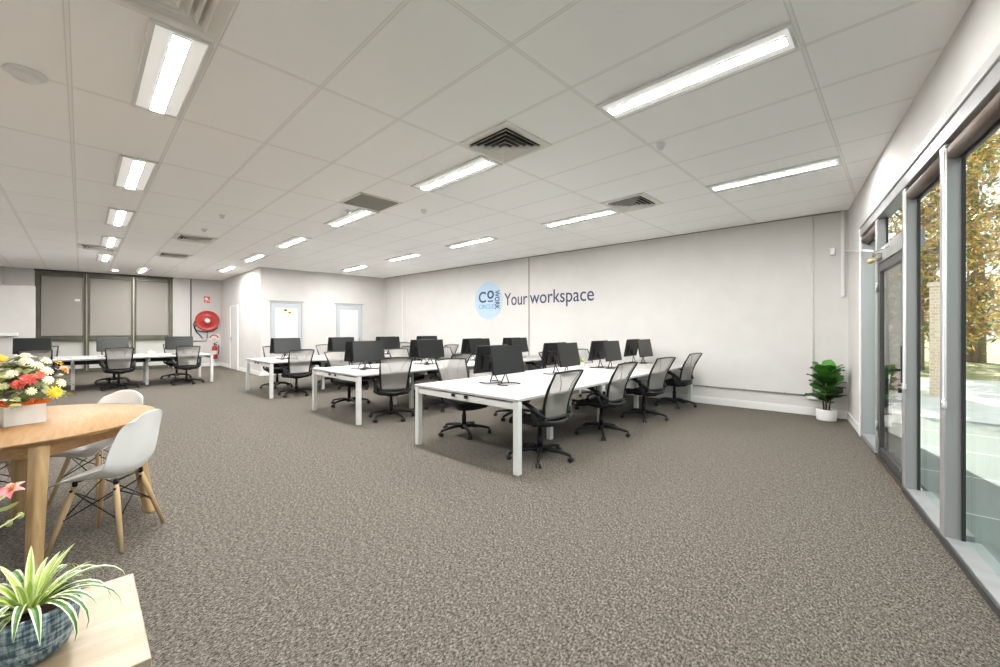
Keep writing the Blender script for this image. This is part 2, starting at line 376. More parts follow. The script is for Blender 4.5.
# door closer, conduit
t = thing('door_closer_mount', 'satin metal door closer arm above the dark glass door', 'door closer', E(2.85, -.03, 2.14))
inv = -Vector(t.location)
cb = MB(); c = E(2.78, -.036, 2.16) + inv; cb.box(c, (.24, .045, .06), EANG); cb.build('closer_body', CHROME, t, bevel=.008)
cb = MB(); cb.tube([E(2.86, -.06, 2.18) + inv, E(2.6, -.09, 2.19) + inv, E(2.2, -.04, 2.18) + inv], .008); cb.build('closer_arm', CHROME, t)
cb = MB(); cb.sphere(E(2.92, -.065, 2.14) + inv, .03); cb.build('pivot', BRASS, t)
cb = MB(); cb.tube([E(5.28, -.02, 2.62), E(4.6, -.022, 2.52), E(4.0, -.05, 2.42), E(3.4, -.05, 2.33), E(2.92, -.05, 2.25)], .011, 8)
tag(cb.build('cable_rail', WHITE), 'white cable run from the room corner to the door closer', 'cable')
def vert_tube(name, p, z0, z1, r, m, label, cat, sq=False):
    bb = MB()
    if sq: bb.box((p[0], p[1], (z0 + z1) / 2), (r * 2, r * 2, z1 - z0), NANG)
    else: bb.tube([(p[0], p[1], z0), (p[0], p[1], z1)], r, 8)
    return tag(bb.build(name, m), label, cat)
p = on_north(-.66, .025); vert_tube('corner_conduit_rail', p, 1.9, H - .01, .02, TRIM, 'white square conduit dropping down the corner beside the glazing', 'conduit', True)
# white alarm box near that corner
t = thing('alarm_sensor_mount', 'small white alarm box on the wall high beside the corner conduit', 'sensor', on_north(-.78, .002) + Vector((0, 0, 2.62)), NANG)
bb = MB(); bb.box((0, -.025, 0), (.07, .045, .12)); bb.build('sensor_case', WHITE, t, bevel=.012)
bb = MB(); bb.box((0, -.05, -.02), (.045, .008, .04)); bb.build('sensor_lens', POTW, t, bevel=.003)
# conduits to the power outlet
p = on_north(-1.03, .014); vert_tube('outlet_conduit', p, .36, H - .02, .012, mat('pale conduit', (.70, .68, .65), .5), 'thin pale conduit falling from the ceiling to the socket beside the fig', 'conduit')
bb = MB(); bb.tube([on_north(-1.12, .02) + Vector((0, 0, .32)), on_north(-4.6, .02) + Vector((0, 0, .335))], .011, 8)
for xx in (-1.4, -2.0, -2.6, -3.4): c = on_north(xx, .015); bb.box((c.x, c.y, .322), (.02, .03, .035), NANG)
tag(bb.build('skirting_rail_conduit', GREYC), 'grey conduit running level along the white wall above the baseboard', 'conduit')
t = thing('power_outlet', 'white double power outlet on the wall behind the potted fig', 'outlet', on_north(-1.03, .002) + Vector((0, 0, .31)), NANG)
bb = MB(); bb.box((0, -.02, 0), (.15, .036, .10)); bb.build('outlet_box', WHITE, t, bevel=.006)
for sx in (-.035, .035):
    bb = MB(); bb.box((sx, -.04, .005), (.03, .006, .04)); bb.build('socket', POTW, t, bevel=.002)

# ------------------------------------------------------------------ bronze framed blinds on the west wall
WANG = math.atan2(1, .085)
def Wp(y, inn=0, z=0): d = Vector((1, -.085, 0)).normalized(); return Vector((west_x(y), y, z)) + d * inn
def wbox(mb, y0, y1, i0, i1, z0, z1):
    c = Wp((y0 + y1) / 2, (i0 + i1) / 2, (z0 + z1) / 2); mb.box(c, (y1 - y0, i1 - i0, z1 - z0), WANG)
mul = [WY0 + .06, .13, 1.27, WY1 - .06]
for i in range(3):
    w = empty_struct('window_%d' % (i + 9))
    a, z = mul[i], mul[i + 1]
    fb = MB()
    wbox(fb, a - .06, a + .05, -.18, .0, .0, 3.2); wbox(fb, z - .05, z + .058, -.18, .0, .0, 3.2) if i == 2 else None
    wbox(fb, a + .05, z - .06, -.16, -.005, 3.06, 3.2); wbox(fb, a + .05, z - .06, -.16, -.005, 1.02, 1.16); wbox(fb, a + .05, z - .06, -.16, -.005, .0, .12)
    fb.build('frame', OLIVE, w, bevel=.006)
    if i: 
        mb_ = MB(); wbox(mb_, a - .012, a + .012, .0, .02, .05, 3.18); mb_.build('mullion_rib', mat('bronze rib', (.42, .41, .33), .3, metal=.4), w)
    pn = MB(); wbox(pn, a + .05, z - .06, -.12, -.11, .12, 1.02); pn.build('pane', FROST, w)
    lab = ['grey screen blind drawn down over the dark-framed window beside the white partition', 'grey screen blind drawn down over the middle dark-framed window', 'grey screen blind drawn down over the dark-framed window beside the hose reel wall'][i]
    t = thing('screen_blind', lab, 'blind', Wp((a + z) / 2, -.06, 1.16), WANG, 'grey blinds in the dark-framed windows')
    pn = MB(); pn.box((0, 0, .95), (z - a - .12, .006, 1.90)); pn.build('blind_fabric', BLINDG, t)
    pn = MB(); pn.box((0, 0, .012), (z - a - .13, .016, .024)); pn.build('bottom_bar', ALUDK, t)
    if i == 0:
        pn = MB(); c = Vector((.32, -.006, 1.17)); pn.box(c, (.12, .003, .07)); pn.build('paper_label', WHITE, t)
bb = MB(); wbox(bb, WY0 - .02, WY1 + .02, -.05, .03, 3.2, H - .001); struct(bb.build('trim_9', mat('dark head', (.05, .048, .04), .5)))
bb = MB(); wbox(bb, WY0, WY1, -.22, -.18, 0, H); struct(bb.build('wall_west_reveal', W))
# white partition and ledge in front of the south end of that wall
pp = empty_struct('partition')
bb = MB(); bb.prism([(-16.6, -1.64), (-16.6, -.86), (-16.52, -.86), (-16.52, -1.64)], 0, 2.54); bb.build('partition_panel', W, pp, bevel=.004)
bb = MB(); bb.prism([(-16.52, -1.64), (-16.52, -1.16), (-16.38, -1.16), (-16.38, -1.64)], 1.22, 1.30); bb.build('ledge', TRIM, pp, bevel=.004)

# ------------------------------------------------------------------ office doors
def office_door(name, c, ang, w, h, lite=True, sign=False):
    d = empty_struct(name, c, ang)            # local: x along the wall, -y into the room
    fb = MB(); f = .06 if not lite else .03
    for sx in (-1, 1): fb.box((sx * (w / 2 + f / 2), -.012, (h + f) / 2), (f, .05, h + f))
    fb.box((0, -.012, h + f / 2), (w, .05, f)); fb.build('door_frame', TRIM if not lite else PAINTBLUE, d, bevel=.004)
    if lite:
        sb = MB()
        for sx in (-1, 1): sb.box((sx * (w / 2 - .05), -.006, h / 2), (.10, .02, h))
        sb.box((0, -.006, h - .075), (w - .20, .02, .15)); sb.box((0, -.006, .12), (w - .20, .02, .24)); sb.build('stiles', PAINTBLUE, d, bevel=.002)
        pb = MB(); pb.box((0, -.004, (h + .09) / 2), (w - .19, .012, h - .38)); pb.build('white_panel', DOORW, d)
        hb = MB(); hb.box((w / 2 + .03 if False else w / 2 - .07, -.03, 1.02), (.03, .02, .16)); hb.tube([(w / 2 - .07, -.04, 1.05), (w / 2 - .07, -.08, 1.05), (w / 2 - .19, -.08, 1.05)], .009); hb.build('handle', CHROME, d)
        ib = MB(); ib.box((0, -.03, h + .055), (w + .16, .03, .02)); ib.build('head_shadow_strip', GREYC, d)
    else:
        sb = MB(); sb.box((0, -.006, h / 2), (w, .02, h)); sb.build('door_leaf', mat('pale grey door', (.62, .61, .59), .4), d)
        hb = MB(); hb.box((-w / 2 + .08, -.02, 1.03), (.05, .012, .2)); hb.tube([(-w / 2 + .08, -.02, 1.06), (-w / 2 + .08, -.065, 1.06), (-w / 2 + .21, -.065, 1.06)], .010); hb.build('handle', CHROME, d)
    return d
OANG = math.atan2(OD1[1] - OD0[1], OD1[0] - OD0[0])
def OE(y): t = (y - OD0[1]) / (OD1[1] - OD0[1]); return (OD0[0] + (OD1[0] - OD0[0]) * t + .002, y, 0)
office_door('door_2', OE(4.48), OANG, .84, 2.20); office_door('door_3', OE(6.45), OANG, .84, 2.20)
office_door('door_4', (-16.55, 3.758, 0), 0, .92, 2.17, lite=False)
q = Vector(OE(4.50)) + Vector((math.sin(OANG), -math.cos(OANG), 0)) * .012
t = thing('door_sign', 'pale yellow paper notice taped to the office door beside the corner', 'sign', (q.x, q.y, 1.93), OANG)
bb = MB(); bb.box((0, -.002, 0), (.42, .004, .20)); bb.build('paper', YEL, t)
bb = MB(); bb.box((-.06, -.006, .05), (.08, .004, .06)); bb.build('print', INK, t); bb = MB(); bb.box((.06, -.006, -.02), (.07, .004, .05)); bb.build('print', INK, t)

# ------------------------------------------------------------------ fire point on the west wall
def west_thing(name, label, cat, y, z): 
    return thing(name, label, cat, Wp(y, .003, z), WANG)         # local: x along +y wall... -y into the room
t = west_thing('wall_mounted_hose_reel', 'red fire hose reel with black hose mounted on the white wall', 'fire hose reel', 3.33, 1.71)
M90 = Matrix.Rotation(PI / 2, 3, 'X')
bb = MB(); bb.lathe([(.36, .06), (.375, .075), (.375, .09), (.36, .10), (.33, .085), (.10, .075), (.09, .10), (.001, .10)], (0, 0, 0), 40, M90, cap=False); d_ = bb.build('disc', RED, t)
bb = MB(); bb.lathe([(.36, .04), (.375, .03), (.375, .02), (.001, .015)], (0, 0, 0), 40, M90, cap=False); bb.build('rear_disc', RED, t)
bb = MB()
for k in range(4):
    R_ = .345 - .012 * (k % 2)
    bb.tube([(R_ * math.cos(a * PI / 24), -.03 - .012 * k / 2, R_ * math.sin(a * PI / 24)) for a in range(49)], .015, 6, cap=False)
bb.tube([(-.33, -.05, -.10), (-.40, -.06, -.25), (-.33, -.06, -.42), (-.22, -.06, -.55), (-.15, -.06, -.66)], .02, 8)
bb.tube([(-.36, -.07, .02), (-.42, -.07, -.16), (-.34, -.07, -.36), (-.1, -.07, -.42), (.15, -.07, -.40), (.33, -.07, -.25)], .018, 8)
bb.build('hose', BLACK, t)
bb = MB(); bb.lathe([(.085, .088), (.085, .104), (.001, .106)], (0, 0, 0), 24, M90, cap=False); bb.build('hub_label', mat('hub white', (.95, .95, .95), .5), t)
bb = MB(); bb.tube([(0, -.03, -.36), (0, -.03, -.66)], .022, 8); bb.box((0, -.02, 0), (.05, .035, .74)); bb.build('valve_pipe', GREYC, t)
def plate(name, label, y, z, w, h, cmain, draw):
    t = west_thing(name, label, 'sign', y, z)
    bb = MB(); bb.box((0, -.003, 0), (w, .005, h)); bb.build('plate', cmain, t)
    bb = MB(); draw(bb); bb.build('symbol', WHITE if cmain is REDS else REDS, t)
def d1(bb):
    bb.lathe([(.06, 0), (.06, .003)], (-.02, -.008, .02), 16, M90); bb.box((.05, -.0075, -.04), (.06, .003, .03)); bb.box((-.04, -.0075, -.09), (.08, .003, .02))
plate('hose_reel_sign', 'small red square sign above the fire hose reel', 3.32, 2.50, .19, .24, REDS, d1)
def d2(bb):
    for k in range(9):
        a = PI * (.12 + .76 * k / 8); bb.box((.13 * math.cos(a), -.0075, -.06 + .13 * math.sin(a)), (.055, .003, .05), rot=Matrix.Rotation(-a + PI / 2, 3, 'Y'))
    bb.box((0, -.0075, -.08), (.14, .003, .02))
plate('extinguisher_sign', 'white and red round-topped sign above the fire extinguisher', 3.54, 1.10, .32, .22, WHITE, d2)
t = west_thing('wall_mounted_extinguisher', 'red fire extinguisher with white band hanging beneath the hose reel', 'fire extinguisher', 3.55, .28)
bb = MB(); bb.lathe([(.001, 0), (.085, .0), (.09, .015), (.09, .40), (.075, .46), (.03, .50), (.025, .53)], (0, -.10, 0), 24); bb.build('cylinder', RED, t)
bb = MB(); bb.lathe([(.091, .17), (.0915, .18), (.0915, .30), (.091, .31)], (0, -.10, 0), 24, cap=False); bb.build('label_band', WHITE, t)
bb = MB(); bb.box((0, -.10, .55), (.05, .05, .05)); bb.box((.03, -.12, .60), (.13, .03, .018), rot=Matrix.Rotation(-.3, 3, 'Y')); bb.tube([(.03, -.10, .54), (.12, -.11, .50), (.13, -.12, .30), (.12, -.12, .16)], .012); bb.build('valve_and_horn', BLACK, t)
bb = MB(); p = Wp(2.84, .015); bb.tube([(p.x, p.y, .95), (p.x, p.y, H - .01)], .018, 8); p2 = Wp(3.3, .015); bb.tube([(p.x, p.y, .95), (p2.x, p2.y, .95), (p2.x, p2.y, 1.02)], .018, 8)
tag(bb.build('water_pipe_rail', mat('dark pipe', (.14, .14, .12), .5)), 'dark water pipe from the ceiling to the fire hose reel', 'pipe')

# ------------------------------------------------------------------ logo and lettering on the wall
def text_mesh(name, body, size, mat_, parent, loc, rot=(PI / 2, 0, 0), sx=1.0, off=0.0, align='LEFT', ext=.002):
    cu = bpy.data.curves.new(name, 'FONT'); cu.body = body; cu.size = size; cu.extrude = ext; cu.offset = off; cu.align_x = align
    o = bpy.data.objects.new(name, cu); COL.objects.link(o)
    bpy.context.view_layer.update()
    me = bpy.data.meshes.new_from_object(o.evaluated_get(bpy.context.evaluated_depsgraph_get()))
    bpy.data.objects.remove(o); me.materials.clear(); me.materials.append(mat_)
    n = bpy.data.objects.new(name, me); COL.objects.link(n); n.parent = parent; n.location = loc; n.rotation_euler = rot; n.scale = (sx, 1, 1)
    return n
def fit(o, x0, x1):
    xs = [v.co.x for v in o.data.vertices]; w = max(xs) - min(xs); o.scale.x = (x1 - x0) / w; o.location.x = x0 - min(xs) * o.scale.x
def fit_any(o, ax, lo, hi, world_ax, neg=False):
    cs = [v.co[ax] for v in o.data.vertices]; w = max(cs) - min(cs); s_ = (hi - lo) / w; o.scale[ax] = s_
    o.location[world_ax] = (hi + min(cs) * s_) if neg else (lo - min(cs) * s_)
t = thing('wall_sign', 'round light blue logo disc on the white wall', 'sign', on_north(-8.24, .002) + Vector((0, 0, 2.19)), NANG)
bb = MB(); bb.prism([(.52 * math.cos(2 * PI * k / 72), .52 * math.sin(2 * PI * k / 72)) for k in range(72)], 0, .006); bb.v = [tuple(M90 @ Vector(v)) for v in bb.v]; bb.build('disc', SKYB, t)
o = text_mesh('letter', 'C', .5, NAVY, t, (0, -.010, 0), off=.006); fit_any(o, 0, -.36, -.08, 0); fit_any(o, 1, -.05, .26, 2)
o = text_mesh('letter', 'o', .5, NAVY, t, (0, -.010, 0), off=.006); fit_any(o, 0, -.03, .22, 0); fit_any(o, 1, .05, .28, 2)
bb = MB(); bb.box((.09, -.010, -.015), (.20, .004, .035)); bb.build('underline', NAVY, t)
o = text_mesh('vertical_word', 'WORK', .2, NAVY, t, (0, -.010, 0), rot=(PI / 2, PI / 2, 0), off=.004)
fit_any(o, 0, -.25, .27, 2, neg=True); fit_any(o, 1, .255, .43, 0)
o = text_mesh('small_word', 'CIRCLE', .15, MIDB, t, (0, -.010, 0), off=.002); fit_any(o, 0, -.36, .22, 0); fit_any(o, 1, -.22, -.10, 2)
t = thing('lettering_sign', 'navy lettering reading Your workspace on the white wall', 'lettering', on_north(-7.64, .002) + Vector((0, 0, 2.04)), NANG)
o = text_mesh('word', 'Your', .42, NAVY, t, (0, -.004, 0), off=.001); fit_any(o, 0, 0, .78, 0); fit_any(o, 1, -.01, .32, 2)
o = text_mesh('word', 'workspace', .42, NAVY, t, (0, -.004, 0), off=.001); fit_any(o, 0, .86, 2.68, 0); fit_any(o, 1, -.10, .33, 2)

# ------------------------------------------------------------------ ceiling fittings
def cellx(i): return GX + 1.35 * i
def celly(j): return GY + .675 * j
def make_light(lab, cx, cy, group):
    t = thing('ceiling_light', lab, 'ceiling light', (cx, cy, H - .002), 0, group)
    L_, Wd = 1.33, .325
    bb = MB()
    for sy in (-1, 1): bb.box((0, sy * (Wd / 2 - .015), -.012), (L_, .03, .022))
    for sx in (-1, 1): bb.box((sx * (L_ / 2 - .012), 0, -.010), (.024, Wd - .06, .018))
    bb.build('frame', TRIM, t, bevel=.004)
    bb = MB(); bb.box((0, 0, -.004), (L_ - .05, Wd - .06, .006)); bb.build('reflector', LPAN, t)
    bb = MB()
    hl = L_ / 2 - .05
    bb = MB(); bb.box((0, 0, -.0185), (2 * hl, .088, .005)); bb.build('diffuser', TUBE, t)
    bb = MB(); bb.box((0, -.0465, -.0165), (2 * hl + .01, .005, .012)); bb.box((0, .0465, -.0165), (2 * hl + .01, .005, .012))
    for sx in (-1, 1): bb.box((sx * (hl + .0025), 0, -.0165), (.005, .088, .0118))
    bb.box((0, 0, -.0115), (2 * hl, .086, .008)); bb.build('lamp_housing', TRIM, t)
    return t
lights = []
ordn = ['first', 'second', 'third', 'fourth', 'fifth', 'sixth', 'seventh']
rows = [(-3.25, [-1.5, -3.5, -5.5, -7.5, -9.5, .5], 'lit ceiling trough in the row towards the dark blinds, %s counting from the camera', 'ceiling lights leading to the dark blinds'),
        (.75, [.5, -1.5, -3.5, -5.5, -7.5, -9.55], 'lit ceiling trough in the middle row over the desk ends, %s from the glazing', 'ceiling lights over the desk ends'),
        (4.72, [.5, -1.5, -3.5, -5.4, -7.4], 'lit ceiling trough in the row beside the logo wall, %s from the glazing', 'ceiling lights beside the logo wall')]
src = None
for j, cells, lab, grp in rows:
    for k, i in enumerate(cells):
        lb = lab % ordn[k] if not (j < 0 and k == 5) else 'lit ceiling trough overhead beside the camera, out of the picture'  # last of first row: unseen light, added to brighten the near ceiling
        if src is None: src = make_light(lb, cellx(i), celly(j), grp)
        else: copy_tree(src, (cellx(i), celly(j), H - .002), 0, lb, grp)
copy_tree(src, (-16.9, 1.35, H - .002), 0, 'lit ceiling trough alone in front of the dark-framed blinds', 'ceiling lights leading to the dark blinds')

def make_vent(lab, cx, cy, group='square ceiling air vents'):
    t = thing('ceiling_vent', lab, 'vent', (cx, cy, H - .002), 0, group)
    s = .31
    bb = MB()
    for a in range(4):
        R = Matrix.Rotation(a * PI / 2, 3, 'Z'); bb.box(R @ Vector((s - .015, 0, -.006 - .0008 * (a % 2))), (.08, 2 * s + .05 - .004 * (a % 2), .012), rot=R)
    bb.build('flange', VENT, t, bevel=.003)
    bb = MB(); bb.box((0, 0, -.002), (2 * s - .04, 2 * s - .04, .003)); bb.build('throat', VDARK, t)
    bb = MB()
    for k in range(5):
        r1 = s - .053 - k * .050; r0 = r1 - .036; z1 = -.010 - .004 * k; z0 = z1 - .030
        for a in range(4):
            R = Matrix.Rotation(a * PI / 2, 3, 'Z')
            q = [(r1, -r1, z0), (r1, r1, z0), (r0, r0, z1 + .006), (r0, -r0, z1 + .006)]
            q2 = [(x - .006, y, z + .004) for x, y, z in q]
            bb.add([R @ Vector(p) for p in q] + [R @ Vector(p) for p in q2], [(0, 1, 2, 3), (7, 6, 5, 4), (0, 4, 5, 1), (1, 5, 6, 2), (2, 6, 7, 3), (3, 7, 4, 0)])
    bb.build('louvre', VENT, t)
    return t
v0 = make_vent('square louvred ceiling vent between the two lights over the front desk', cellx(-.75), celly(.5))
for i, j, lb in ((-.75, 4.5, 'square louvred ceiling vent beside the light row along the logo wall'),
                 (-.72, -3.5, 'square louvred ceiling vent high above the spider plant at the ceiling corner'), (-6.25, -1.5, 'square louvred ceiling vent between the desk by doors and the blinds row'),
                 (-8.25, -1.5, 'square louvred ceiling vent closest to the hose reel'), (-8.25, -3.5, 'square louvred ceiling vent beside the fourth light towards the blinds')):
    copy_tree(v0, (cellx(i), celly(j), H - .002), 0, lb)
t = thing('return_air_vent', 'flat grey return-air grille in the ceiling over the middle desk bank', 'vent', (cellx(-2.75), celly(.5), H - .002))
bb = MB()
for a in range(4):
    R_m = Matrix.Rotation(a * PI / 2, 3, 'Z'); bb.box(R_m @ Vector((.31, 0, -.005)), (.03, .65, .010), rot=R_m)
bb.build('flange', VENT, t)
bb = MB(); bb.box((0, 0, -.004), (.60, .60, .004)); bb.build('grille', noise_mat('grille grey', (.20, .195, .165), (.27, .26, .225), 180, .7), t)
def detector(lab, x, y, r=.06, name='smoke_detector', cat='smoke detector'):
    t = thing(name, lab, cat, (x, y, H - .001)); bb = MB()
    bb.lathe([(r, 0), (r * 1.02, -.012), (r * .9, -.022)], n=24, cap=True); bb.build('base', WHITE, t)
    bb = MB(); bb.lathe([(r * .62, -.022), (r * .6, -.045), (r * .35, -.055), (.001, -.056)], n=20, cap=False); bb.build('sensor_head', WHITE, t)
detector('round white air disc on the ceiling above the oak table', -4.5, -.28, .11, 'ceiling_speaker', 'ceiling speaker')
detector('small white detector on the ceiling beside the vent over the middle desk bank', -6.14, 2.92, .055)
detector('small white detector on the ceiling between two light rows above the open carpet', -1.72, 4.08, .045)
detector('small white sensor on the ceiling over the middle desks near the logo', -5.3, 3.75, .04)
detector('small white sensor on ceiling between the first two rows of lights', -7.87, 1.61, .045)
detector('small white sprinkler disc on ceiling in front of the louvred vent', -9.2, 1.6, .05)
t = thing('ceiling_downlight', 'small round downlight in front of the dark-framed blinds', 'downlight', (-17.6, .75, H - .001)); bb = MB(); bb.lathe([(.09, 0), (.095, -.01), (.07, -.014)], n=20); bb.build('ring', WHITE, t)
bb = MB(); bb.lathe([(.065, -.015), (.001, -.018)], n=20, cap=False); bb.build('lens', TUBE, t)

# ------------------------------------------------------------------ desks
def make_desk(label, loc, rz, n, bay, Wd, group='white desk banks'):
    t = thing('desk_bank', label, 'desk', loc, rz, group)
    L_ = n * bay; TZ = .728; d = Wd / 2
    for k in range(n):
        for sx in (-1, 1):
            bb = MB(); bb.box((sx * d / 2, bay * (k + .5), TZ - .0125), (d - .006, bay - .006, .025)); bb.build('desktop', DESK, t, bevel=.002)
    for k in range(n + 1):
        endf = k in (0, n); xx = Wd / 2 - .035 if endf else .27
        yy = min(max(bay * k, .04), L_ - .04)
        for sx in (-1, 1):
            bb = MB(); bb.box((sx * xx, yy, (TZ - .03) / 2), (.062, .062, TZ - .03)); bb.build('leg', DESKM, t, bevel=.004)
        bb = MB(); bb.box((0, yy, TZ - .075), (Wd - .14 if endf else Wd - .2, .04, .06)); bb.build('cross_beam', DESKM, t, bevel=.003)
    for sx in (-1, 1):
        bb = MB(); bb.box((sx * .20, L_ / 2, TZ - .05), (.03, L_ - .1, .045)); bb.build('rail', DESKM, t)
    bb = MB(); bb.box((0, L_ / 2, TZ - .16), (.26, L_ - .5, .012))
    for sx in (-1, 1): bb.box((sx * .13, L_ / 2, TZ - .125), (.008, L_ - .5, .08))
    bb.build('cable_tray', BLACK, t)
    for k in range(n):
        for sx in (-1, 1):
            bb = MB(); bb.lathe([(.034, .0), (.034, .003), (.022, .004)], (sx * .33, bay * (k + .5) - .28, TZ), 16); bb.build('grommet', mat_grey, t)
    for sx in (-.1, .1):
        bb = MB(); bb.box((sx, -.004, TZ - .055), (.05, .012, .03)); bb.build('socket_clip', BLACK, t)
    return t
mat_grey = mat('grommet grey', (.45, .44, .42), .5)
TZ = .728
R = math.radians
banks = [  # name, origin (front end centre), rotation, bays, bay length, width
    ('window', (-3.405, 2.875, 0), R(2.4), 4, 1.305, 1.62),
    ('middle', (-6.43, 2.80, 0), R(.8), 4, 1.30, 1.62),
    ('office-door', (-9.86, 2.65, 0), R(.2), 4, 1.30, 1.70),
]
desks = []
dl = ['long white desk bank beside the glass windows, running up to the logo wall', 'long white desk bank in the middle, between two like it', 'long white desk bank beside the two office doors']
for (nm, o_, rz, n, bay, wd), l in zip(banks, dl):
    desks.append(make_desk(l, o_, rz, n, bay, wd))
make_desk('white desk bank standing along the dark-framed blinds', (-13.83, -1.44, 0), 0, 3, 1.305, 1.65)
banks.append(('blinds', (-13.83, -1.44, 0), 0, 3, 1.305, 1.65))

# ------------------------------------------------------------------ monitors
def make_monitor(label, loc, rz, group):
    t = thing('monitor', label, 'monitor', loc, rz, group)       # screen looks along +x
    T = Matrix.Rotation(R(-11), 3, 'Y'); piv = Vector((0, 0, .13))
    def P(x, y, z): return piv + T @ Vector((x, y, z))
    w, h = .57, .345
    bb = MB(); bb.box(P(-.008, 0, h / 2), (.020, w, h), rot=T); hs = bb.build('housing', HOUS, t, bevel=.004)
    bb = MB(); bb.box(P(-.026, 0, h * .38), (.022, w * .62, h * .52), rot=T); bb.build('rear_cover', HOUS, hs, bevel=.008)
    bb = MB(); bb.box(P(.0035, 0, h / 2 + .004), (.003, w - .014, h - .022), rot=T); bb.build('screen', SCREEN, t)
    bb = MB()
    bb.tube([P(-.045, 0, .10), (-.075, -.0, .14), (-.085, -.07, .014)], .007, 8); bb.tube([P(-.045, 0, .10), (-.075, .0, .14), (-.085, .07, .014)], .007, 8); bb.box(P(-.042, 0, .10), (.02, .09, .09), rot=T)
    bb.build('neck', STEEL, t)
    bb = MB()
    ring = [(-.02 + .13 * math.cos(a), .155 * math.sin(a)) for a in [PI * (.28 + 1.44 * k / 20) for k in range(21)]]
    inn = [(-.02 + .095 * math.cos(a), .125 * math.sin(a)) for a in [PI * (.28 + 1.44 * k / 20) for k in range(21)]]
    bb.prism(ring + inn[::-1], 0.0005, .009)
    bb.build('stand_foot', BLACK, t)
    return t
mon0 = None
sideword = {1: 'facing the windows', -1: 'facing the blinds'}
bn = {'window': 'window desk bank', 'middle': 'middle desk bank', 'office-door': 'office-door desk bank', 'blinds': 'blinds desk bank'}
def bank_pt(bk, x, y, z=0):
    v = Matrix.Rotation(bk[2], 3, 'Z') @ Vector((x, y, z)); return Vector(bk[1]) + v
MO = {'window': (.06, -.29), 'middle': (.13, -.23), 'office-door': (.13, -.20), 'blinds': (.16, -.16)}
MY = {'window': (.12, .07), 'middle': (-.07, -.01), 'office-door': (-.06, -.005), 'blinds': (.03, 0)}
for bk in banks:
    for k in range(bk[3]):
        for s in (1, -1):
            x = MO[bk[0]][0 if s > 0 else 1]
            kk = k if bk[0] != 'blinds' else bk[3] - 1 - k
            p = bank_pt(bk, x, bk[4] * (k + .5) + MY[bk[0]][0] + MY[bk[0]][1] * k, TZ + .0005)
            end = 'open end' if bk[0] != 'blinds' else 'hose reel end'
            lb = 'black monitor %s on the %s, %s from the %s' % (sideword[s], bn[bk[0]], ordn[kk], end)
            rz = bk[2] + (0 if s > 0 else PI) + R(rnd.uniform(-3, 3))
            grp = 'monitors on the ' + bn[bk[0]]
            if mon0 is None: mon0 = make_monitor(lb, p, rz, grp)
            else: copy_tree(mon0, p, rz, lb, grp)

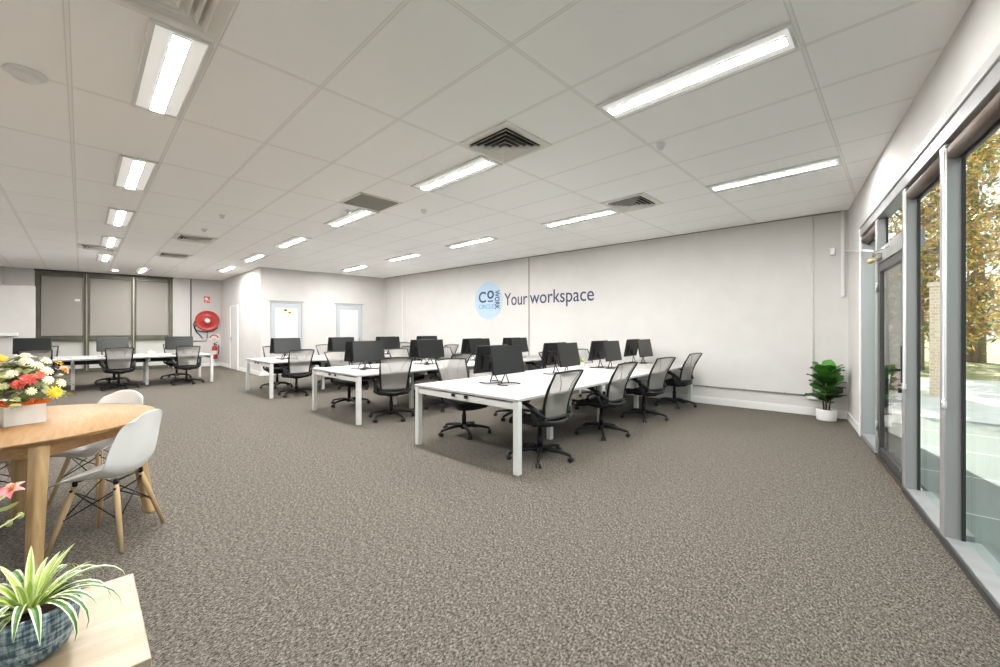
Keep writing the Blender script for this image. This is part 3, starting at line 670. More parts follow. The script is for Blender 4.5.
# ------------------------------------------------------------------ office chairs
def make_chair(label, loc, rz, group):
    t = thing('office_chair', label, 'office chair', loc, rz, group)    # sitter looks along +x
    hub = MB(); hub.lathe([(.001, .06), (.045, .062), (.05, .075), (.045, .115), (.030, .13)], n=16); hub.build('base_hub', BLACK, t)
    for k in range(5):
        a = 2 * PI * k / 5 + .95; c, s = math.cos(a), math.sin(a)
        bb = MB(); bb.tube([(c * r, s * r, z) for r, z in ((.03, .098), (.10, .110), (.22, .098), (.31, .080), (.345, .066))], [.026, .025, .021, .018, .014], 8, sx=1.0); lg = bb.build('base_leg', BLACK, t)
        bb = MB()
        for q in (-1, 1):
            cc = Vector((c * .345, s * .345, .028)); ax = Vector((-s, c, 0))
            bb.tube([cc + ax * q * .010, cc + ax * q * .026], .027, 12)
        bb.tube([(c * .345, s * .345, .03), (c * .345, s * .345, .07)], .008, 6); bb.build('caster', GREYARM, lg)
    bb = MB(); bb.lathe([(.030, .12), (.030, .26), (.022, .262), (.022, .37)], n=16); bb.build('gas_column', BLACK, t)
    bb = MB(); bb.box((0.0, 0, .385), (.26, .17, .05)); bb.tube([(-.1, 0, .385), (-.2, 0, .40), (-.245, 0, .46)], [.03, .03, .025], 8); bb.build('tilt_mechanism', GREYARM, t, bevel=.01)
    # seat pad
    def seat(z_off):
        def f(u, v):
            x = -.225 + .49 * u; y = (v - .5) * .50
            e = abs(v - .5) * 2; z = .452 - .018 * (1 - e ** 2) + .006 * e - (max(0, u - .72) / .28) ** 2 * .045
            k = 1 - .10 * max(0, (u - .8) / .2) ** 2 - .16 * max(0, (.25 - u) / .25) ** 2
            return (x, y * k, z + z_off)
        return f
    bb = MB(); nu, nv = 10, 10; bb.grid(seat(.022), nu, nv); bb.grid(seat(-.058), nu, nv)
    n1 = (nu + 1) * (nv + 1)
    rim = [i for i in range(nu)] + [nu + j * (nu + 1) for j in range(nv)] + [nv * (nu + 1) + nu - i for i in range(nu)] + [(nv - j) * (nu + 1) for j in range(nv)]
    bb.smooth = True; bb.f += [(rim[i], rim[(i + 1) % len(rim)], n1 + rim[(i + 1) % len(rim)], n1 + rim[i]) for i in range(len(rim))]; bb.m += [0] * len(rim); bb.sm += [True] * len(rim)
    bb.build('seat', BLACKF, t, sub=1)
    # mesh back, slightly dished, leaning back
    def bk(u, v):
        z = .475 + .50 * v
        w = .188 + .05 * v ** .8
        y = (u - .5) * 2 * w
        lean = -.215 - .02 * math.sin(PI * min(1, v * 1.1)) * -1 - .175 * v ** 1.5
        dish = -.055 * (1 - ((u - .5) * 2) ** 2) * (.55 + .45 * math.sin(PI * v))
        z += -.012 * ((u - .5) * 2) ** 2 * v - .03 * (1 - ((u - .5) * 2) ** 2) * (1 - v) * 0
        return Vector((lean + dish, y, z))
    bb = MB(); bb.grid(bk, 12, 12); bb.build('mesh_back', MESH, t)
    bb = MB()
    edge = [bk(0, i / 10) for i in range(11)] + [bk(i / 10, 1) for i in range(1, 11)] + [bk(1, 1 - i / 10) for i in range(1, 11)]
    bb.tube(edge, [.015 if (i < 8 or i > 22) else .011 for i in range(31)], 8)
    bb.tube([bk(i / 10, 0) for i in range(11)], .020, 8); bb.build('back_frame', BLACK, t)
    bb = MB()
    for s in (-1, 1):
        pts = []
        for i in range(9):
            q = i / 8; pts.append(bk(.5 + s * (.40 - .22 * math.sin(q * PI / 2) ** 1), 1 - .42 * q) + Vector((-.002, 0, 0)))
        bb = MB(); bb.tube(pts, .0028, 5); bb.build('seam', GREYARM, t)
    bb = MB(); bb.tube([(-.06, -.21, .40), (-.19, -.20, .415), (-.235, -.19, .48)], .018, 8); bb.tube([(-.06, .21, .40), (-.19, .20, .415), (-.235, .19, .48)], .018, 8)
    bb.tube([(-.215, -.20, .45), (-.265, -.10, .435), (-.275, 0, .43), (-.265, .10, .435), (-.215, .20, .45)], .024, 8); bb.build('back_yoke', GREYARM, t)
    for s in (-1, 1):
        bb = MB(); bb.tube([(-.235, s * .215, .50), (-.20, s * .255, .54), (-.11, s * .275, .60), (-.02, s * .28, .635), (.03, s * .28, .645)], [.020, .024, .026, .024, .020], 8)
        bb.tube([(-.16, s * .225, .415), (-.15, s * .26, .46), (-.11, s * .275, .585)], .02, 8); ar = bb.build('armrest', GREYARM, t)
        bb = MB(); bb.box((.05, s * .278, .655), (.25, .075, .026)); bb.build('arm_pad', BLACK, ar, bevel=.011, seg=3)
    return t
ch0 = None
CH = []   # bank, x offset from desk centre line, y, heading relative to facing the desk
def chair_row(bi, side, items):
    global ch0
    bk = banks[bi]
    for k, (dx, y, tw) in enumerate(items):
        if dx is None: continue
        x = side * (bk[5] / 2 + dx); p = bank_pt(bk, x, y)
        rz = bk[2] + (PI if side > 0 else 0) + R(tw)
        kk = k if bi < 3 else len(items) - 1 - k
        sd = 'window side' if side > 0 else 'blind side'
        end = 'open end' if bi < 3 else 'hose reel end'
        lb = 'black mesh-back office chair, %s of the %s, %s from the %s' % (sd, bn[bk[0]], ordn[kk], end)
        if len(lb.split()) > 16: lb = lb.replace(' the dark', ' dark').replace('from the', 'from')
        grp = 'office chairs at the ' + bn[bk[0]]
        if ch0 is None: ch0 = make_chair(lb, p, rz, grp)
        else: copy_tree(ch0, p, rz, lb, grp)
chair_row(0, 1, [(-.18, .60, -3), (-.18, 1.98, -4), (-.155, 3.31, -12), (-.17, 4.72, -8)])
chair_row(0, -1, [(-.05, .78, -14), (.05, 2.0, 5), (.0, 3.3, 0), (.02, 4.55, -4)])
chair_row(1, 1, [(-.08, .61, -20), (-.10, 1.72, 6), (-.10, 3.1, -6), (-.1, 4.40, 8)])
chair_row(1, -1, [(.04, .70, 12), (.05, 2.0, 0), (.03, 3.25, 6), (.05, 4.5, 0)])
chair_row(2, 1, [(-.14, .56, -4), (-.1, 1.85, 4), (-.1, 3.15, -4), (-.1, 4.45, 0)])
chair_row(2, -1, [(-.04, .66, -6), (.0, 2.0, 4), (.0, 3.25, 0), (.0, 4.5, 5)])
chair_row(3, 1, [(-.06, .78, 0), (-.04, 2.06, 0), (-.04, 3.34, -3)])
chair_row(3, -1, [(.10, .80, 0), (.10, 2.05, 0), (.10, 3.36, 4)])

# small things on the desks
bk = banks[0]
t = thing('desk_plant', 'small green plant in a pale square pot on the window desk bank', 'plant', (-3.98, 6.12, TZ + .0005))
bb = MB(); bb.lathe([(.05, 0), (.058, .09), (.050, .09), (.048, .075)], n=20); bb.build('pot', POTW, t)
bb = MB()
for k in range(70):
    a = rnd.uniform(0, 2 * PI); r = rnd.uniform(0, .055); z = .08 + rnd.uniform(0, .07); c = Vector((r * math.cos(a), r * math.sin(a), z)); d1_ = Vector((rnd.uniform(-1, 1), rnd.uniform(-1, 1), .6)).normalized() * .022; d2_ = Vector((-d1_.y, d1_.x, 0)).normalized() * .010
    bb.add([c - d1_, c + d2_, c + d1_, c - d2_], [(0, 1, 2, 3)])
bb.build('foliage', SPL, t)
t = thing('tissue_box', 'small cream box standing on the desk bank along the blinds', 'box', (-13.55, 1.25, TZ + .0005), .3)
bb = MB(); bb.box((0, 0, .045), (.20, .12, .09)); bb.build('carton', mat('cream card', (.80, .76, .62), .6), t, bevel=.003)
bb = MB(); bb.sphere((0, 0, .10), .03, 8, 6); bb.build('tissue', WHITE, t)

# ------------------------------------------------------------------ fig in the corner
t = thing('potted_fig', 'potted fiddle-leaf fig with glossy green leaves in the corner', 'plant', (-.83, 8.06, 0))
bb = MB(); n = 48; prof = [(.001, 0), (.118, 0), (.125, .01), (.128, .16), (.124, .17), (.114, .17), (.112, .145)]
bb.lathe(prof, n=n, cap=False); bb.build('pot', POTW, t)
bb = MB(); bb.lathe([(.112, .145), (.001, .15)], n=24, cap=False); bb.build('soil', SOIL, t)
bb = MB()
for q in ((0, 0), (.03, .02), (-.03, .01), (.0, -.03)): bb.tube([(q[0], q[1], .14), (q[0] * 1.6, q[1] * 1.6, .4), (q[0] * 2.2 + .01, q[1] * 2.2, .70)], [.012, .010, .006], 6)
bb.build('trunk', STEM, t)
def big_leaf(bb, base, az, el, ln, wd, roll=0, droop=.3):
    dirh = Vector((math.cos(az), math.sin(az), 0)); side = Vector((-math.sin(az), math.cos(az), 0))
    def f(u, v):
        q = v; wdt = wd * (math.sin(PI * min(1, .08 + q * .92)) ** .7) * (.62 + .55 * q) * .62
        if q > .985: wdt *= .35
        y = (u - .5) * 2 * wdt
        x = ln * q; z = -droop * ln * q * q + abs(u - .5) * .16 * wd + .01 * math.sin(q * 16 + u * 3)
        p = dirh * (x * math.cos(el) - z * math.sin(el)) + Vector((0, 0, x * math.sin(el) + z * math.cos(el)))
        return Vector(base) + p + side * y * math.cos(roll) + Vector((0, 0, y * math.sin(roll)))
    bb.grid(f, 4, 7)
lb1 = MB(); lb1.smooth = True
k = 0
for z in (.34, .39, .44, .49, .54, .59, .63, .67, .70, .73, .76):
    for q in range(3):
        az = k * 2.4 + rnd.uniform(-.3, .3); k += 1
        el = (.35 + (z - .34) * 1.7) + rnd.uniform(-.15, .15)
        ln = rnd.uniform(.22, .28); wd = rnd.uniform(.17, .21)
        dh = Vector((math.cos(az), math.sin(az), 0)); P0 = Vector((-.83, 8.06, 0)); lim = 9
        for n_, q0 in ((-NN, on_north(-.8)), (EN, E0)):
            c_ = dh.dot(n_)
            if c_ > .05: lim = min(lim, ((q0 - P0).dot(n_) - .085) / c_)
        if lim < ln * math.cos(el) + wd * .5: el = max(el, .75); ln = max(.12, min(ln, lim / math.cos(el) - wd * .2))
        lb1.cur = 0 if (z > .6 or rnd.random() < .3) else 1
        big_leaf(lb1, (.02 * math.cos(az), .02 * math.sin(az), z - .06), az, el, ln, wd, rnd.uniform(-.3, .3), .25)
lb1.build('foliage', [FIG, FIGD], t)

# ------------------------------------------------------------------ oak table, chairs, flowers
OC = (-4.39, -.38); OR = .815; OZ = .742
t = thing('round_table', 'round oak dining table carrying the boxed flowers', 'table', (OC[0], OC[1], 0))
bb = MB(); bb.lathe([(OR - .035, OZ - .030), (OR - .006, OZ - .012), (OR, OZ - .006), (OR - .002, OZ), ], n=96); bb.build('tabletop', OAK, t)
legs = [((-3.675, -.175), (-3.552, -.192)), ((-4.16, .27), (-4.09, .37)), ((-4.66, -.31), (-4.67, -.33)), ((-4.25, -.95), (-4.22, -1.03))]
for (a, c) in legs:
    bb = MB(); A_ = Vector((a[0] - OC[0], a[1] - OC[1], OZ - .032)); B_ = Vector((c[0] - OC[0], c[1] - OC[1], 0.0))
    ang = math.radians(134)
    vs = []
    for P_, w_ in ((A_, .037), (B_, .031)):
        for sx, sy in ((-1, -1), (1, -1), (1, 1), (-1, 1)):
            v = Matrix.Rotation(ang, 3, 'Z') @ Vector((sx * w_, sy * w_, 0)); vs.append(P_ + v)
    bb.add(vs, [(3, 2, 1, 0), (4, 5, 6, 7), (0, 1, 5, 4), (1, 2, 6, 5), (2, 3, 7, 6), (3, 0, 4, 7)]); bb.build('leg', OAKL, t, bevel=.018, seg=4)
tops = [Vector((l[0][0] - OC[0], l[0][1] - OC[1], OZ - .075)) for l in legs]
bb = MB()
for a, c in ((0, 1), (1, 2), (2, 3), (3, 0)):
    A_, B_ = tops[a], tops[c]; d_ = B_ - A_
    bb.box((A_ + B_) / 2, (d_.length - .08, .022, .085), math.atan2(d_.y, d_.x))
bb.build('apron', OAK, t, bevel=.003)

def make_shell(label, loc, rz):
    t = thing('shell_chair', label, 'chair', loc, rz, 'white shell chairs around the oak table')     # sitter looks along +x
    prof = [(.245, .400), (.215, .420), (.15, .432), (.06, .430), (-.03, .428), (-.10, .430), (-.16, .450), (-.195, .50), (-.215, .57), (-.23, .65), (-.245, .74), (-.258, .82), (-.263, .852)]
    wid = [.185, .208, .222, .230, .235, .238, .240, .242, .240, .230, .212, .186, .145]
    def f(u, v):
        s_ = v * (len(prof) - 1); i = min(int(s_), len(prof) - 2); q = s_ - i
        x = prof[i][0] * (1 - q) + prof[i + 1][0] * q; z = prof[i][1] * (1 - q) + prof[i + 1][1] * q; w = wid[i] * (1 - q) + wid[i + 1] * q
        e = (u - .5) * 2; c = abs(e) ** 2.4
        up = .050 * math.sin(PI * min(1, max(0, (v - .10) * 1.45))) ; fw = .0
        if v > .40: fw = .065 * math.sin(PI * min(1, (v - .40) / .62)) ** .9
        # the arms of the shell: side edge higher where seat meets back
        arm = .045 * math.exp(-((v - .42) / .16) ** 2)
        return Vector((x + fw * c, e * w, z + (up + arm) * c * (1 if v < .6 else max(0, 1 - (v - .6) / .28)) - .05 * abs(e) ** 3 * max(0, (v - .85) / .15)))
    bb = MB(); bb.grid(f, 14, 24); o = bb.build('shell', SHELL, t, solid=.006, sub=1)
    tp = {}
    for nm, sx, sy in (('a', 1, 1), ('b', 1, -1), ('c', -1, 1), ('d', -1, -1)):
        A_ = Vector((.115 * sx - .01, .115 * sy, .40)); B_ = Vector((.205 * sx - .01, .205 * sy, 0)); tp[nm] = (A_, B_)
        bb = MB(); bb.tube([A_, A_.lerp(B_, .25), B_], [.014, .0165, .0115], 12); lg = bb.build('leg', BEECH, t)
        bb = MB(); bb.tube([A_ + Vector((0, 0, .0)), A_ + Vector((0, 0, .035))], .014, 8); bb.tube([A_.lerp(B_, .06) + Vector((.0, -.02 * sy, 0)), A_.lerp(B_, .06) + Vector((0, .02 * sy, 0))], .008, 6); bb.build('mount', STEEL, lg)
    bb = MB()
    for p_, q_ in (('a', 'b'), ('b', 'd'), ('d', 'c'), ('c', 'a')):
        for x_, y_ in ((p_, q_), (q_, p_)):
            bb.tube([tp[x_][0].lerp(tp[x_][1], .08), tp[y_][0].lerp(tp[y_][1], .52)], .0042, 6)
    bb.tube([tp['a'][0] + Vector((0, 0, .02)), tp['b'][0] + Vector((0, 0, .02))], .006, 6); bb.tube([tp['c'][0] + Vector((0, 0, .02)), tp['d'][0] + Vector((0, 0, .02))], .006, 6)
    bb.build('wire_brace', STEEL, t)
    return t
s0_ = make_shell('white shell chair with dowel legs drawn out from the oak table, whole chair visible', (-3.77, .125, 0), R(-126))
copy_tree(s0_, (-4.80, .10, 0), R(-48), 'white shell chair behind the oak table, its rounded back above the tabletop')
copy_tree(s0_, (-4.98, -.52, 0), R(10), 'white shell chair tucked under the oak table behind the flower box')
copy_tree(s0_, (-3.515, -.58, 0), R(165), 'white shell chair mostly out of view, one dowel leg showing beside the lily')

BX = (-4.40, -.30); BROT = math.atan2(.18, -.06)
t = thing('flower_arrangement', 'mixed yellow, red and cream flowers in a white box on the oak table', 'flowers', (BX[0], BX[1], OZ + .0005), BROT)
bb = MB(); s_ = .10; hgt = .130
for sx in (-1, 1): bb.box((sx * (s_ - .004), 0, hgt / 2), (.008, 2 * s_, hgt)); bb.box((0, sx * (s_ - .004), hgt / 2), (2 * s_ - .016, .008, hgt))
bb.box((0, 0, .005), (2 * s_ - .016, 2 * s_ - .016, .01)); bb.build('box', WHITE, t)
bb = MB()
for k in range(40):
    a = 2 * PI * k / 40
    q = min(1 / max(abs(math.cos(a)), 1e-6), 1 / max(abs(math.sin(a)), 1e-6))
    a2 = 2 * PI * (k + 1) / 40; q2 = min(1 / max(abs(math.cos(a2)), 1e-6), 1 / max(abs(math.sin(a2)), 1e-6))
    for (r0, z0, r1, z1) in ((.088, .10, .09, .128), (.09, .128, .118, .150)):
        w1 = .008 * math.sin(k * 2.1); w2 = .008 * math.sin((k + 1) * 2.1) if k < 39 else 0
        bb.add([(r0 * q * math.cos(a), r0 * q * math.sin(a), z0), (r0 * q2 * math.cos(a2), r0 * q2 * math.sin(a2), z0), (r1 * q2 * math.cos(a2), r1 * q2 * math.sin(a2), z1 + w2), (r1 * q * math.cos(a), r1 * q * math.sin(a), z1 + w1)], [(0, 1, 2, 3)])
bb.build('paper_wrap', OPAPER, t, solid=.002)
def petal_head(c, nrm, r, rings, m, name='flower', n0=12, curl=.35):
    nrm = Vector(nrm).normalized(); q = Vector((0, 0, 1)).rotation_difference(nrm).to_matrix(); bb = MB(); bb.smooth = True
    for g in range(rings):
        rr = r * (1 - g / rings * .75); lift = .12 + g / rings * 1.0
        nn = max(5, int(n0 * (1 - .5 * g / rings)))
        for k in range(nn):
            a = 2 * PI * (k + .5 * (g % 2)) / nn + rnd.uniform(-.08, .08); wv = rr * 1.9 / nn * 1.7
            d = Vector((math.cos(a), math.sin(a), 0)); s = Vector((-math.sin(a), math.cos(a), 0)); zz = rnd.uniform(-.05, .05) * r
            pts = []
            for v_, w_ in ((.08, .35), (.55, 1), (.85, .9), (1.0, .25)):
                h = rr * (lift * v_ - curl * v_ ** 3 * .6) + g * r * .07 + zz
                for e in (-1, 1): pts.append(Vector(c) + q @ (d * rr * v_ + s * e * wv * .5 * w_ + Vector((0, 0, h))))
            bb.add(pts, [(0, 1, 3, 2), (2, 3, 5, 4), (4, 5, 7, 6)])
    return bb.build(name, m, t)
# foliage mass
bb = MB(); bb.smooth = True
def disc_leaf(bb, c, nrm, r, el=1.0):
    q = Vector((0, 0, 1)).rotation_difference(Vector(nrm).normalized()).to_matrix(); n = 8
    vs = [Vector(c)] + [Vector(c) + q @ Vector((r * el * math.cos(2 * PI * k / n), r * math.sin(2 * PI * k / n), -.25 * r * (math.cos(2 * PI * k / n) ** 2))) for k in range(n)]
    bb.add(vs, [(0, 1 + k, 1 + (k + 1) % n) for k in range(n)])
for k in range(330):
    a = rnd.uniform(0, 2 * PI); ph = rnd.uniform(.02, 1.45); R_ = rnd.uniform(.10, .24)
    c = Vector((math.cos(a) * math.sin(ph) * R_ * 1.12, math.sin(a) * math.sin(ph) * R_ * 1.12, .15 + math.cos(ph) * R_ * 1.35))
    nr = (c - Vector((0, 0, .12))).normalized() + Vector((rnd.uniform(-.6, .6), rnd.uniform(-.6, .6), rnd.uniform(-.3, .6)))
    bb.cur = 0 if rnd.random() < .45 else 1
    disc_leaf(bb, c, nr, rnd.uniform(.014, .026) if bb.cur == 0 else rnd.uniform(.010, .02), 1.0 if bb.cur == 0 else 2.2)
for a, ln in ((.3, .30), (-1.9, .30), (1.3, .31), (2.6, .30), (-2.6, .26)):
    for q in range(7):
        v = .4 + .6 * q / 6; c = Vector((math.cos(a) * ln * v, math.sin(a) * ln * v, .20 + .05 * v - .10 * v * v)); bb.cur = 0
        disc_leaf(bb, c + Vector((0, 0, rnd.uniform(-.015, .02))), (rnd.uniform(-.4, .4), rnd.uniform(-.4, .4), 1), .024, 1.2)
bb.build('foliage', [EUC, DKG], t)
def fpos(a, ph, R_=.25): return (math.cos(a) * math.sin(ph) * R_, math.sin(a) * math.sin(ph) * R_, .15 + math.cos(ph) * R_ * 1.38)
RL = Matrix.Rotation(-BROT, 3, 'Z') @ Vector((.712, .702, 0)); FL = Matrix.Rotation(-BROT, 3, 'Z') @ Vector((.702, -.712, 0))
for m_, lst in ((FYEL, ((-.05, .15, .455, .058), (.235, .05, .22, .048), (-.10, .13, .40, .045), (-.17, .16, .25, .045), (.05, -.15, .40, .04), (-.1, -.16, .34, .04))),
                (FRED, ((.13, .12, .32, .048), (.095, .15, .29, .038), (.17, .08, .345, .034), (-.16, -.08, .36, .04))),
                (FORG, ((-.13, .08, .42, .042), (-.06, .11, .45, .036), (-.17, .13, .35, .042), (.12, -.12, .36, .038))),
                (FCRM, ((.07, .08, .44, .038), (.12, .06, .41, .038), (.17, .04, .37, .038), (.20, .06, .31, .034), (.03, .05, .475, .034), (.225, .0, .28, .034), (.055, .15, .36, .034), (.10, -.02, .43, .034), (.15, .12, .24, .03), (-.12, .15, .32, .032), (.02, .17, .28, .03), (.0, -.1, .44, .034), (-.2, .02, .33, .032)))):
    for a_r, a_f, z_, r in lst:
        p_ = RL * (a_r + .065) + FL * a_f + Vector((0, 0, z_)); petal_head(p_, p_ - Vector((0, 0, .16)), r, 3, m_)

# ------------------------------------------------------------------ pine stand with spider plant and lily
SZ = .60; k_ = (1.4 - SZ) / .55
SX0, SX1, SY1 = -1.235 * k_, -.895 * k_, .083 * k_
t = thing('pine_stand', 'bleached pine block stand under the spider plant', 'stand', ((SX0 + SX1) / 2, SY1 - .45, 0))
bb = MB(); bb.box((0, 0, SZ - .02), (SX1 - SX0, .90, .04)); bb.build('top_board', PINE, t, bevel=.003)
bb = MB(); bb.box((0, 0, (SZ - .04) / 2), (SX1 - SX0 - .012, .888, SZ - .04)); bb.build('body', PINE, t, bevel=.003)
PC = (-1.525, -.09)
t = thing('spider_plant', 'variegated spider plant in a woven blue-grey pot on the pine stand', 'plant', (PC[0], PC[1], SZ + .0005))
WOVEN = mat('woven blue grey', (.2, .28, .33), .75); N, L, b_ = nodes(WOVEN)
tc = N.new('ShaderNodeTexCoord'); mp = N.new('ShaderNodeMapping'); mp.inputs['Scale'].default_value = (14, 14, 90)
nz = N.new('ShaderNodeTexNoise'); nz.inputs['Scale'].default_value = 1.6; nz.inputs['Detail'].default_value = 5
mp2 = N.new('ShaderNodeMapping'); mp2.inputs['Scale'].default_value = (95, 95, 9); nz2 = N.new('ShaderNodeTexNoise'); nz2.inputs['Scale'].default_value = 1.5; nz2.inputs['Detail'].default_value = 3
ad = N.new('ShaderNodeMath'); ad.operation = 'ADD'; L.new(nz.outputs['Fac'], ad.inputs[0]); L.new(nz2.outputs['Fac'], ad.inputs[1])
rr_ = N.new('ShaderNodeValToRGB'); rr_.color_ramp.elements[0].position = .42; rr_.color_ramp.elements[1].position = .60
rr_.color_ramp.elements[0].color = (.045, .085, .12, 1); rr_.color_ramp.elements[1].color = (.42, .50, .54, 1)
hf = N.new('ShaderNodeMath'); hf.operation = 'MULTIPLY'; hf.inputs[1].default_value = .5; L.new(ad.outputs[0], hf.inputs[0]); L.new(hf.outputs[0], rr_.inputs[0])
L.new(tc.outputs['Object'], mp.inputs[0]); L.new(mp.outputs[0], nz.inputs['Vector']); L.new(tc.outputs['Object'], mp2.inputs[0]); L.new(mp2.outputs[0], nz2.inputs['Vector']); L.new(rr_.outputs[0], b_.inputs['Base Color'])
bp_ = N.new('ShaderNodeBump'); bp_.inputs['Strength'].default_value = .6; bp_.inputs['Distance'].default_value = .004; L.new(ad.outputs[0], bp_.inputs['Height']); L.new(bp_.outputs[0], b_.inputs['Normal'])
RP = .090; HP = .125
bb = MB(); bb.lathe([(.001, 0), (RP * .62, 0), (RP * .78, HP * .10), (RP * .95, HP * .40), (RP * 1.01, HP * .70), (RP, HP), (RP * .93, HP), (RP * .92, HP * .85)], n=48, cap=False); bb.build('pot', WOVEN, t)
bb = MB(); bb.lathe([(RP * .93, HP * .86), (.001, HP * .9)], n=32, cap=False); bb.build('soil', SOIL, t)
bb = MB(); bb.smooth = True
def strap(bb, az, ln, el, droop, wd, lime):
    d = Vector((math.cos(az), math.sin(az), 0)); s = Vector((-math.sin(az), math.cos(az), 0)); n = 9; rows_ = []
    p = Vector((d.x * .012, d.y * .012, HP * .86)); a = el; st = ln / n
    for i in range(n + 1):
        q = i / n; w = wd * (.55 + .45 * math.sin(PI * min(1, .25 + q * .55))) * (1 - max(0, (q - .55) / .45) ** 1.6 * .95)
        up = Vector((0, 0, 1)) * math.cos(a) - d * math.sin(a)
        rows_.append([p + s * w * e + up * abs(e) * w * .35 for e in (-1, -.55, 0, .55, 1)])
        p = p + (d * math.cos(a) + Vector((0, 0, 1)) * math.sin(a)) * st; a -= droop / n * (.4 + 1.2 * q)
    vs = [v for r_ in rows_ for v in r_]
    for i in range(n):
        for j in range(4):
            bb.cur = 2 if j in (0, 3) else (1 if (lime or i < 3) else 0)
            bb.add([vs[i * 5 + j], vs[i * 5 + j + 1], vs[(i + 1) * 5 + j + 1], vs[(i + 1) * 5 + j]], [(0, 1, 2, 3)])
K = .78
for k in range(44):
    az = k * 2.399 + rnd.uniform(-.2, .2); young = k > 26
    ln = rnd.uniform(.13, .20) if young else rnd.uniform(.21, .29)
    strap(bb, az, ln * K, rnd.uniform(1.0, 1.4) if young else rnd.uniform(.55, 1.0), rnd.uniform(.6, 1.3) if young else rnd.uniform(2.0, 3.3), rnd.uniform(.0085, .012) * K, young)
bb.build('foliage', [SPG, SPL, SPC], t)
# lily in a glass-green vase beside it
LV = (-1.72, -.32)
t = thing('lily_vase', 'pink lily spray leaning in from the frame edge by the oak table leg', 'flower', (LV[0], LV[1], SZ + .0005))
bb = MB(); bb.lathe([(.001, 0), (.05, 0), (.055, .02), (.045, .10), (.03, .15), (.035, .18), (.028, .18), (.024, .15)], n=24, cap=False); bb.build('vase', POTW, t)
LT = Vector((-.285, .165, .285))
def lily(c, nrm, r):
    q = Vector((0, 0, 1)).rotation_difference(Vector(nrm).normalized()).to_matrix(); bb = MB(); bb.smooth = True
    for k in range(6):
        a = 2 * PI * k / 6; d = Vector((math.cos(a), math.sin(a), 0)); s = Vector((-math.sin(a), math.cos(a), 0))
        def f(u, v):
            w = r * .30 * math.sin(PI * min(1, .12 + v * .85)) ; e = (u - .5) * 2
            return Vector(c) + q @ (d * (r * v * (.45 + .55 * v)) + s * e * w + Vector((0, 0, r * (.75 * v - .62 * v ** 3 + .12 * abs(e) * w / r))))
        bb.grid(f, 4, 6)
    return bb
lily(LT, (.40, -.25, .75), .037).build('petals', FPNK, t)
bb = MB()
for k in range(5): bb.tube([LT, LT + Vector((.018, .006 * (k - 2), .020 + .003 * k))], .0016, 5)
bb.build('stamen', FORG, t)
bb = MB(); bb.tube([(0, 0, .05), (-.03, .02, .16), (-.14, .08, .25), tuple(LT)], .004, 6); bb.tube([(-.02, .01, .14), (-.15, .06, .175), (-.26, .13, .18), (-.28, .19, .21)], .003, 6)
for c in ((-.27, .115, .175), (-.275, .145, .185), (-.275, .172, .198), (-.28, .195, .213)): bb.sphere((c[0] - .012, c[1] - .012, c[2] - .012), .0085, 8, 6, 1.3)
bb.build('stem', EUC, t)
bb = MB(); bb.smooth = True
strapd = [(1.2, .13), (2.2, .12)]
for a_, l_ in strapd: disc_leaf(bb, (math.cos(a_) * .05 * 0 + LT.x * .9, LT.y * .95, LT.z - .035), (.3, -.3, 1), .028, .45)
bb.build('leaf', EUC, t)

# ------------------------------------------------------------------ outside
PAVE = bpy.data.materials.new('pavers'); PAVE.use_nodes = True; N, L, b_ = nodes(PAVE)
tc = N.new('ShaderNodeTexCoord'); br = N.new('ShaderNodeTexBrick'); br.offset = 0; br.inputs['Scale'].default_value = 1.0; br.inputs['Brick Width'].default_value = 1.2; br.inputs['Row Height'].default_value = 1.2; br.inputs['Mortar Size'].default_value = .012
br.inputs['Color1'].default_value = (.15, .162, .158, 1); br.inputs['Color2'].default_value = (.17, .18, .176, 1); br.inputs['Mortar'].default_value = (.50, .50, .49, 1)
L.new(tc.outputs['Object'], br.inputs['Vector']); L.new(br.outputs['Color'], b_.inputs['Base Color']); b_.inputs['Roughness'].default_value = .45
bb = MB(); bb.prism([(east_x(-3) + .16, -3), (14, -3), (14, 9.6), (-3, 9.6), (-3, 8.8), (east_x(8.6) + .16, 8.8)], -.06, -.02); struct(bb.build('outside_path', PAVE))
bb = MB(); bb.prism([(-40, 17.5), (40, 17.5), (40, 80), (-40, 80)], -.1, -.03); struct(bb.build('outside_lawn', noise_mat('dry lawn', (.20, .22, .08), (.34, .31, .14), 2, .9)))
bb = MB(); bb.prism([(-14, 9.6), (40, 9.6), (40, 17.5), (-14, 17.5)], -.08, -.02); struct(bb.build('outside_street', noise_mat('pale concrete', (.66, .64, .60), (.74, .72, .68), 3, .8)))
BRICK = bpy.data.materials.new('brick'); BRICK.use_nodes = True; N, L, b_ = nodes(BRICK)
tc = N.new('ShaderNodeTexCoord'); mp = N.new('ShaderNodeMapping'); mp.inputs['Rotation'].default_value = (PI / 2, 0, 0); br = N.new('ShaderNodeTexBrick'); br.inputs['Scale'].default_value = 4
br.inputs['Color1'].default_value = (.45, .33, .24, 1); br.inputs['Color2'].default_value = (.55, .43, .32, 1); br.inputs['Mortar'].default_value = (.62, .56, .48, 1)
L.new(tc.outputs['Object'], mp.inputs[0]); L.new(mp.outputs[0], br.inputs['Vector']); L.new(br.outputs['Color'], b_.inputs['Base Color'])
bb = MB(); bb.prism([(.42, 12.6), (.78, 12.6), (.78, 12.95), (.42, 12.95)], -.02, 2.3); bb.prism([(.38, 12.56), (.82, 12.56), (.82, 12.99), (.38, 12.99)], 2.3, 2.38); tag(bb.build('brick_pier_outside', BRICK, bevel=.01), 'pale brick gate pier outside, seen through the narrow window pane', 'brick pier')
BARK = noise_mat('bark', (.16, .11, .07), (.30, .22, .15), 10, .9, stretch=(1, 1, .2))
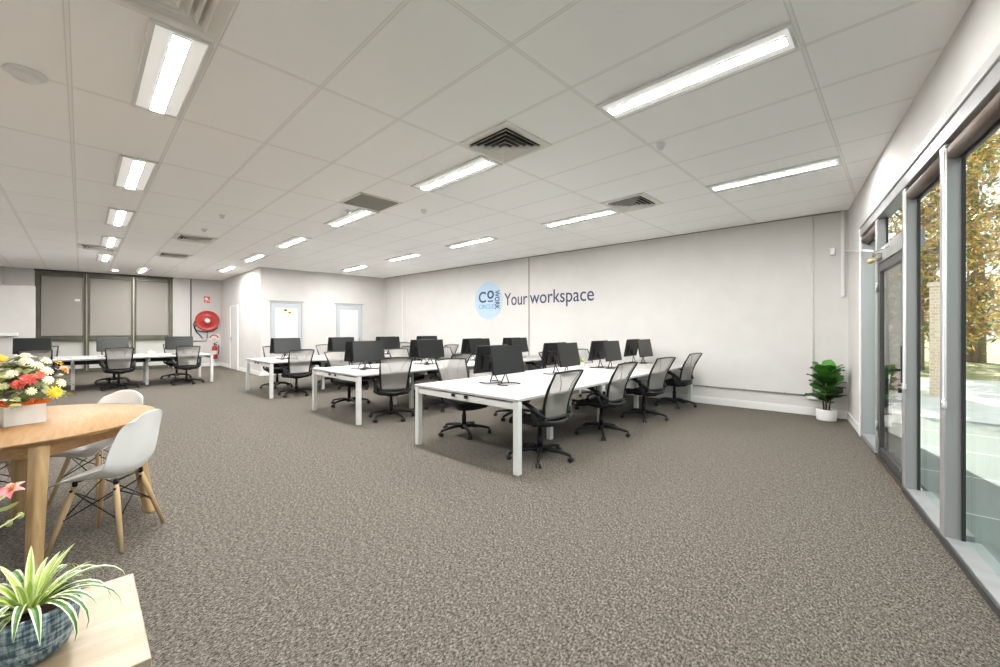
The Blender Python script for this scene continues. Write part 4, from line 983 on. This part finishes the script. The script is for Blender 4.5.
TL1 = leafm('autumn leaf', (.55, .34, .06), (.75, .55, .18), 3); TL2 = leafm('olive leaf', (.10, .15, .04), (.22, .26, .08), 3); TL3 = leafm('brown leaf', (.36, .21, .08), (.52, .34, .16), 3)
for m_ in (TL1, TL2, TL3):
    N, L, b_ = nodes(m_)
    tr = N.new('ShaderNodeBsdfTranslucent'); mx = N.new('ShaderNodeMixShader'); mx.inputs[0].default_value = .5
    src_ = b_.inputs['Base Color'].links[0].from_socket; L.new(src_, tr.inputs[0]); out = [n for n in N if n.type == 'OUTPUT_MATERIAL'][0]
    L.new(b_.outputs[0], mx.inputs[1]); L.new(tr.outputs[0], mx.inputs[2]); L.new(mx.outputs[0], out.inputs[0])
def tree(name, label, x, y, h, r, z0, mats_, nleaf, seed, cat='tree'):
    rg = random.Random(seed); t = thing(name, label, cat, (x, y, -.03), 0, 'trees outside the glazing')
    bb = MB(); bb.tube([(0, 0, 0), (.06, .03, h * .3), (-.05, .05, h * .6), (.05, 0, h * .9)], [h * .03, h * .022, h * .015, h * .006], 10)
    ends = []
    for k in range(16):
        a = rg.uniform(0, 2 * PI); zb = rg.uniform(z0 * .8, h * .75); ln = r * rg.uniform(.6, 1.0)
        e = Vector((math.cos(a) * ln, math.sin(a) * ln, zb + rg.uniform(-.1, .5) * ln)); ends.append(e)
        bb.tube([(0, 0, zb), (e.x * .5, e.y * .5, zb * .5 + e.z * .5 + .12), e], [h * .010, h * .006, h * .002], 6)
    bb.build('trunk', BARK, t)
    bb = MB(); cl = ends + [Vector((rg.gauss(0, r * .5), rg.gauss(0, r * .5), rg.uniform(z0, h))) for _ in range(34)]
    for k in range(nleaf):
        c = cl[rg.randrange(len(cl))] + Vector((rg.gauss(0, r * .17), rg.gauss(0, r * .17), rg.gauss(0, r * .17)))
        d = Vector((rg.uniform(-1, 1), rg.uniform(-1, 1), rg.uniform(-1, .4))).normalized() * rg.uniform(.09, .17); s = d.orthogonal().normalized() * rg.uniform(.035, .06)
        bb.cur = rg.choices((0, 1, 2), mats_[1])[0]; bb.add([c - d, c + s, c + d, c - s], [(0, 1, 2, 3)])
    bb.build('crown', mats_[0], t)
TM = [TL1, TL2, TL3]
tree('autumn_tree', 'golden-leaved tree outside beyond the widest window pane', 3.9, 20.5, 7.5, 1.75, 1.6, (TM, (6, 2, 3)), 7000, 1)
tree('autumn_tree', 'golden-leaved tree outside straight beyond the narrow window pane', .3, 20.5, 8.5, 1.7, 1.5, (TM, (6, 3, 3)), 7000, 2)
tree('autumn_tree', 'brown-leaved tree outside beyond the pane above the glass door', -3.5, 21, 8.5, 1.8, 1.8, (TM, (4, 2, 5)), 6000, 3)
tree('green_tree', 'slim olive green tree outside beside the brick gate pier', -.12, 13.3, 3.4, .30, .4, (TM, (1, 9, 1)), 2200, 4)
tree('autumn_tree', 'tall yellow tree outside farthest behind the golden trees', 2.2, 27, 12, 2.2, 1.2, (TM, (5, 3, 3)), 8000, 5)
tree('autumn_tree', 'tall brownish tree outside behind the narrow pane trees', -2.6, 28, 12, 2.3, 1.2, (TM, (4, 3, 5)), 8000, 7)
tree('green_tree', 'broad green tree outside at the far end of the street', 9.5, 29, 11, 2.6, 1.2, (TM, (3, 7, 2)), 5000, 6)
bb = MB(); ebox(bb, S0, 5.5, .2, .38, 3.02, 3.12); struct(bb.build('roof_awning', mat('awning white', (.72, .76, .78), .5)))
# ------------------------------------------------------------------ sky, sun, camera
w = bpy.data.worlds.new('World'); sc.world = w; w.use_nodes = True
N, L = w.node_tree.nodes, w.node_tree.links; bg = N['Background']
sky = N.new('ShaderNodeTexSky'); sky.sky_type = 'NISHITA'; sky.sun_disc = False; sky.sun_elevation = R(38); sky.sun_rotation = R(200); sky.air_density = 1.2; sky.dust_density = 2
wm = N.new('ShaderNodeMixRGB'); wm.inputs[0].default_value = .82; wm.inputs[2].default_value = (1.5, 1.42, 1.3, 1); L.new(sky.outputs[0], wm.inputs[1]); L.new(wm.outputs[0], bg.inputs[0]); bg.inputs[1].default_value = .5
sun = bpy.data.lights.new('sun', 'SUN'); sun.energy = 10.0; sun.angle = R(.6); sun.color = (1, .93, .82); so = bpy.data.objects.new('sun', sun); COL.objects.link(so)
so.rotation_euler = Vector((.32, -.85, -.60)).to_track_quat('-Z', 'Y').to_euler()
cam = bpy.data.cameras.new('camera'); co = bpy.data.objects.new('camera', cam); COL.objects.link(co)
cam.sensor_width = 36; cam.lens = 410.5 * 36 / 1000; cam.shift_x = .003; cam.shift_y = -.0045; cam.clip_start = .02; cam.clip_end = 300
co.location = (0, 0, 1.40)
fw = Vector((-math.cos(.792), math.sin(.792), 0)); co.rotation_euler = fw.to_track_quat('-Z', 'Y').to_euler()
sc.camera = co
cy = sc.cycles; cy.max_bounces = 20; cy.diffuse_bounces = 14; cy.glossy_bounces = 6; cy.transparent_max_bounces = 32; cy.caustics_reflective = False; cy.caustics_refractive = False
vs = sc.view_settings; vs.view_transform = 'Standard'; vs.look = 'None'; vs.gamma = 1; vs.use_curve_mapping = False; vs.exposure = 0.88
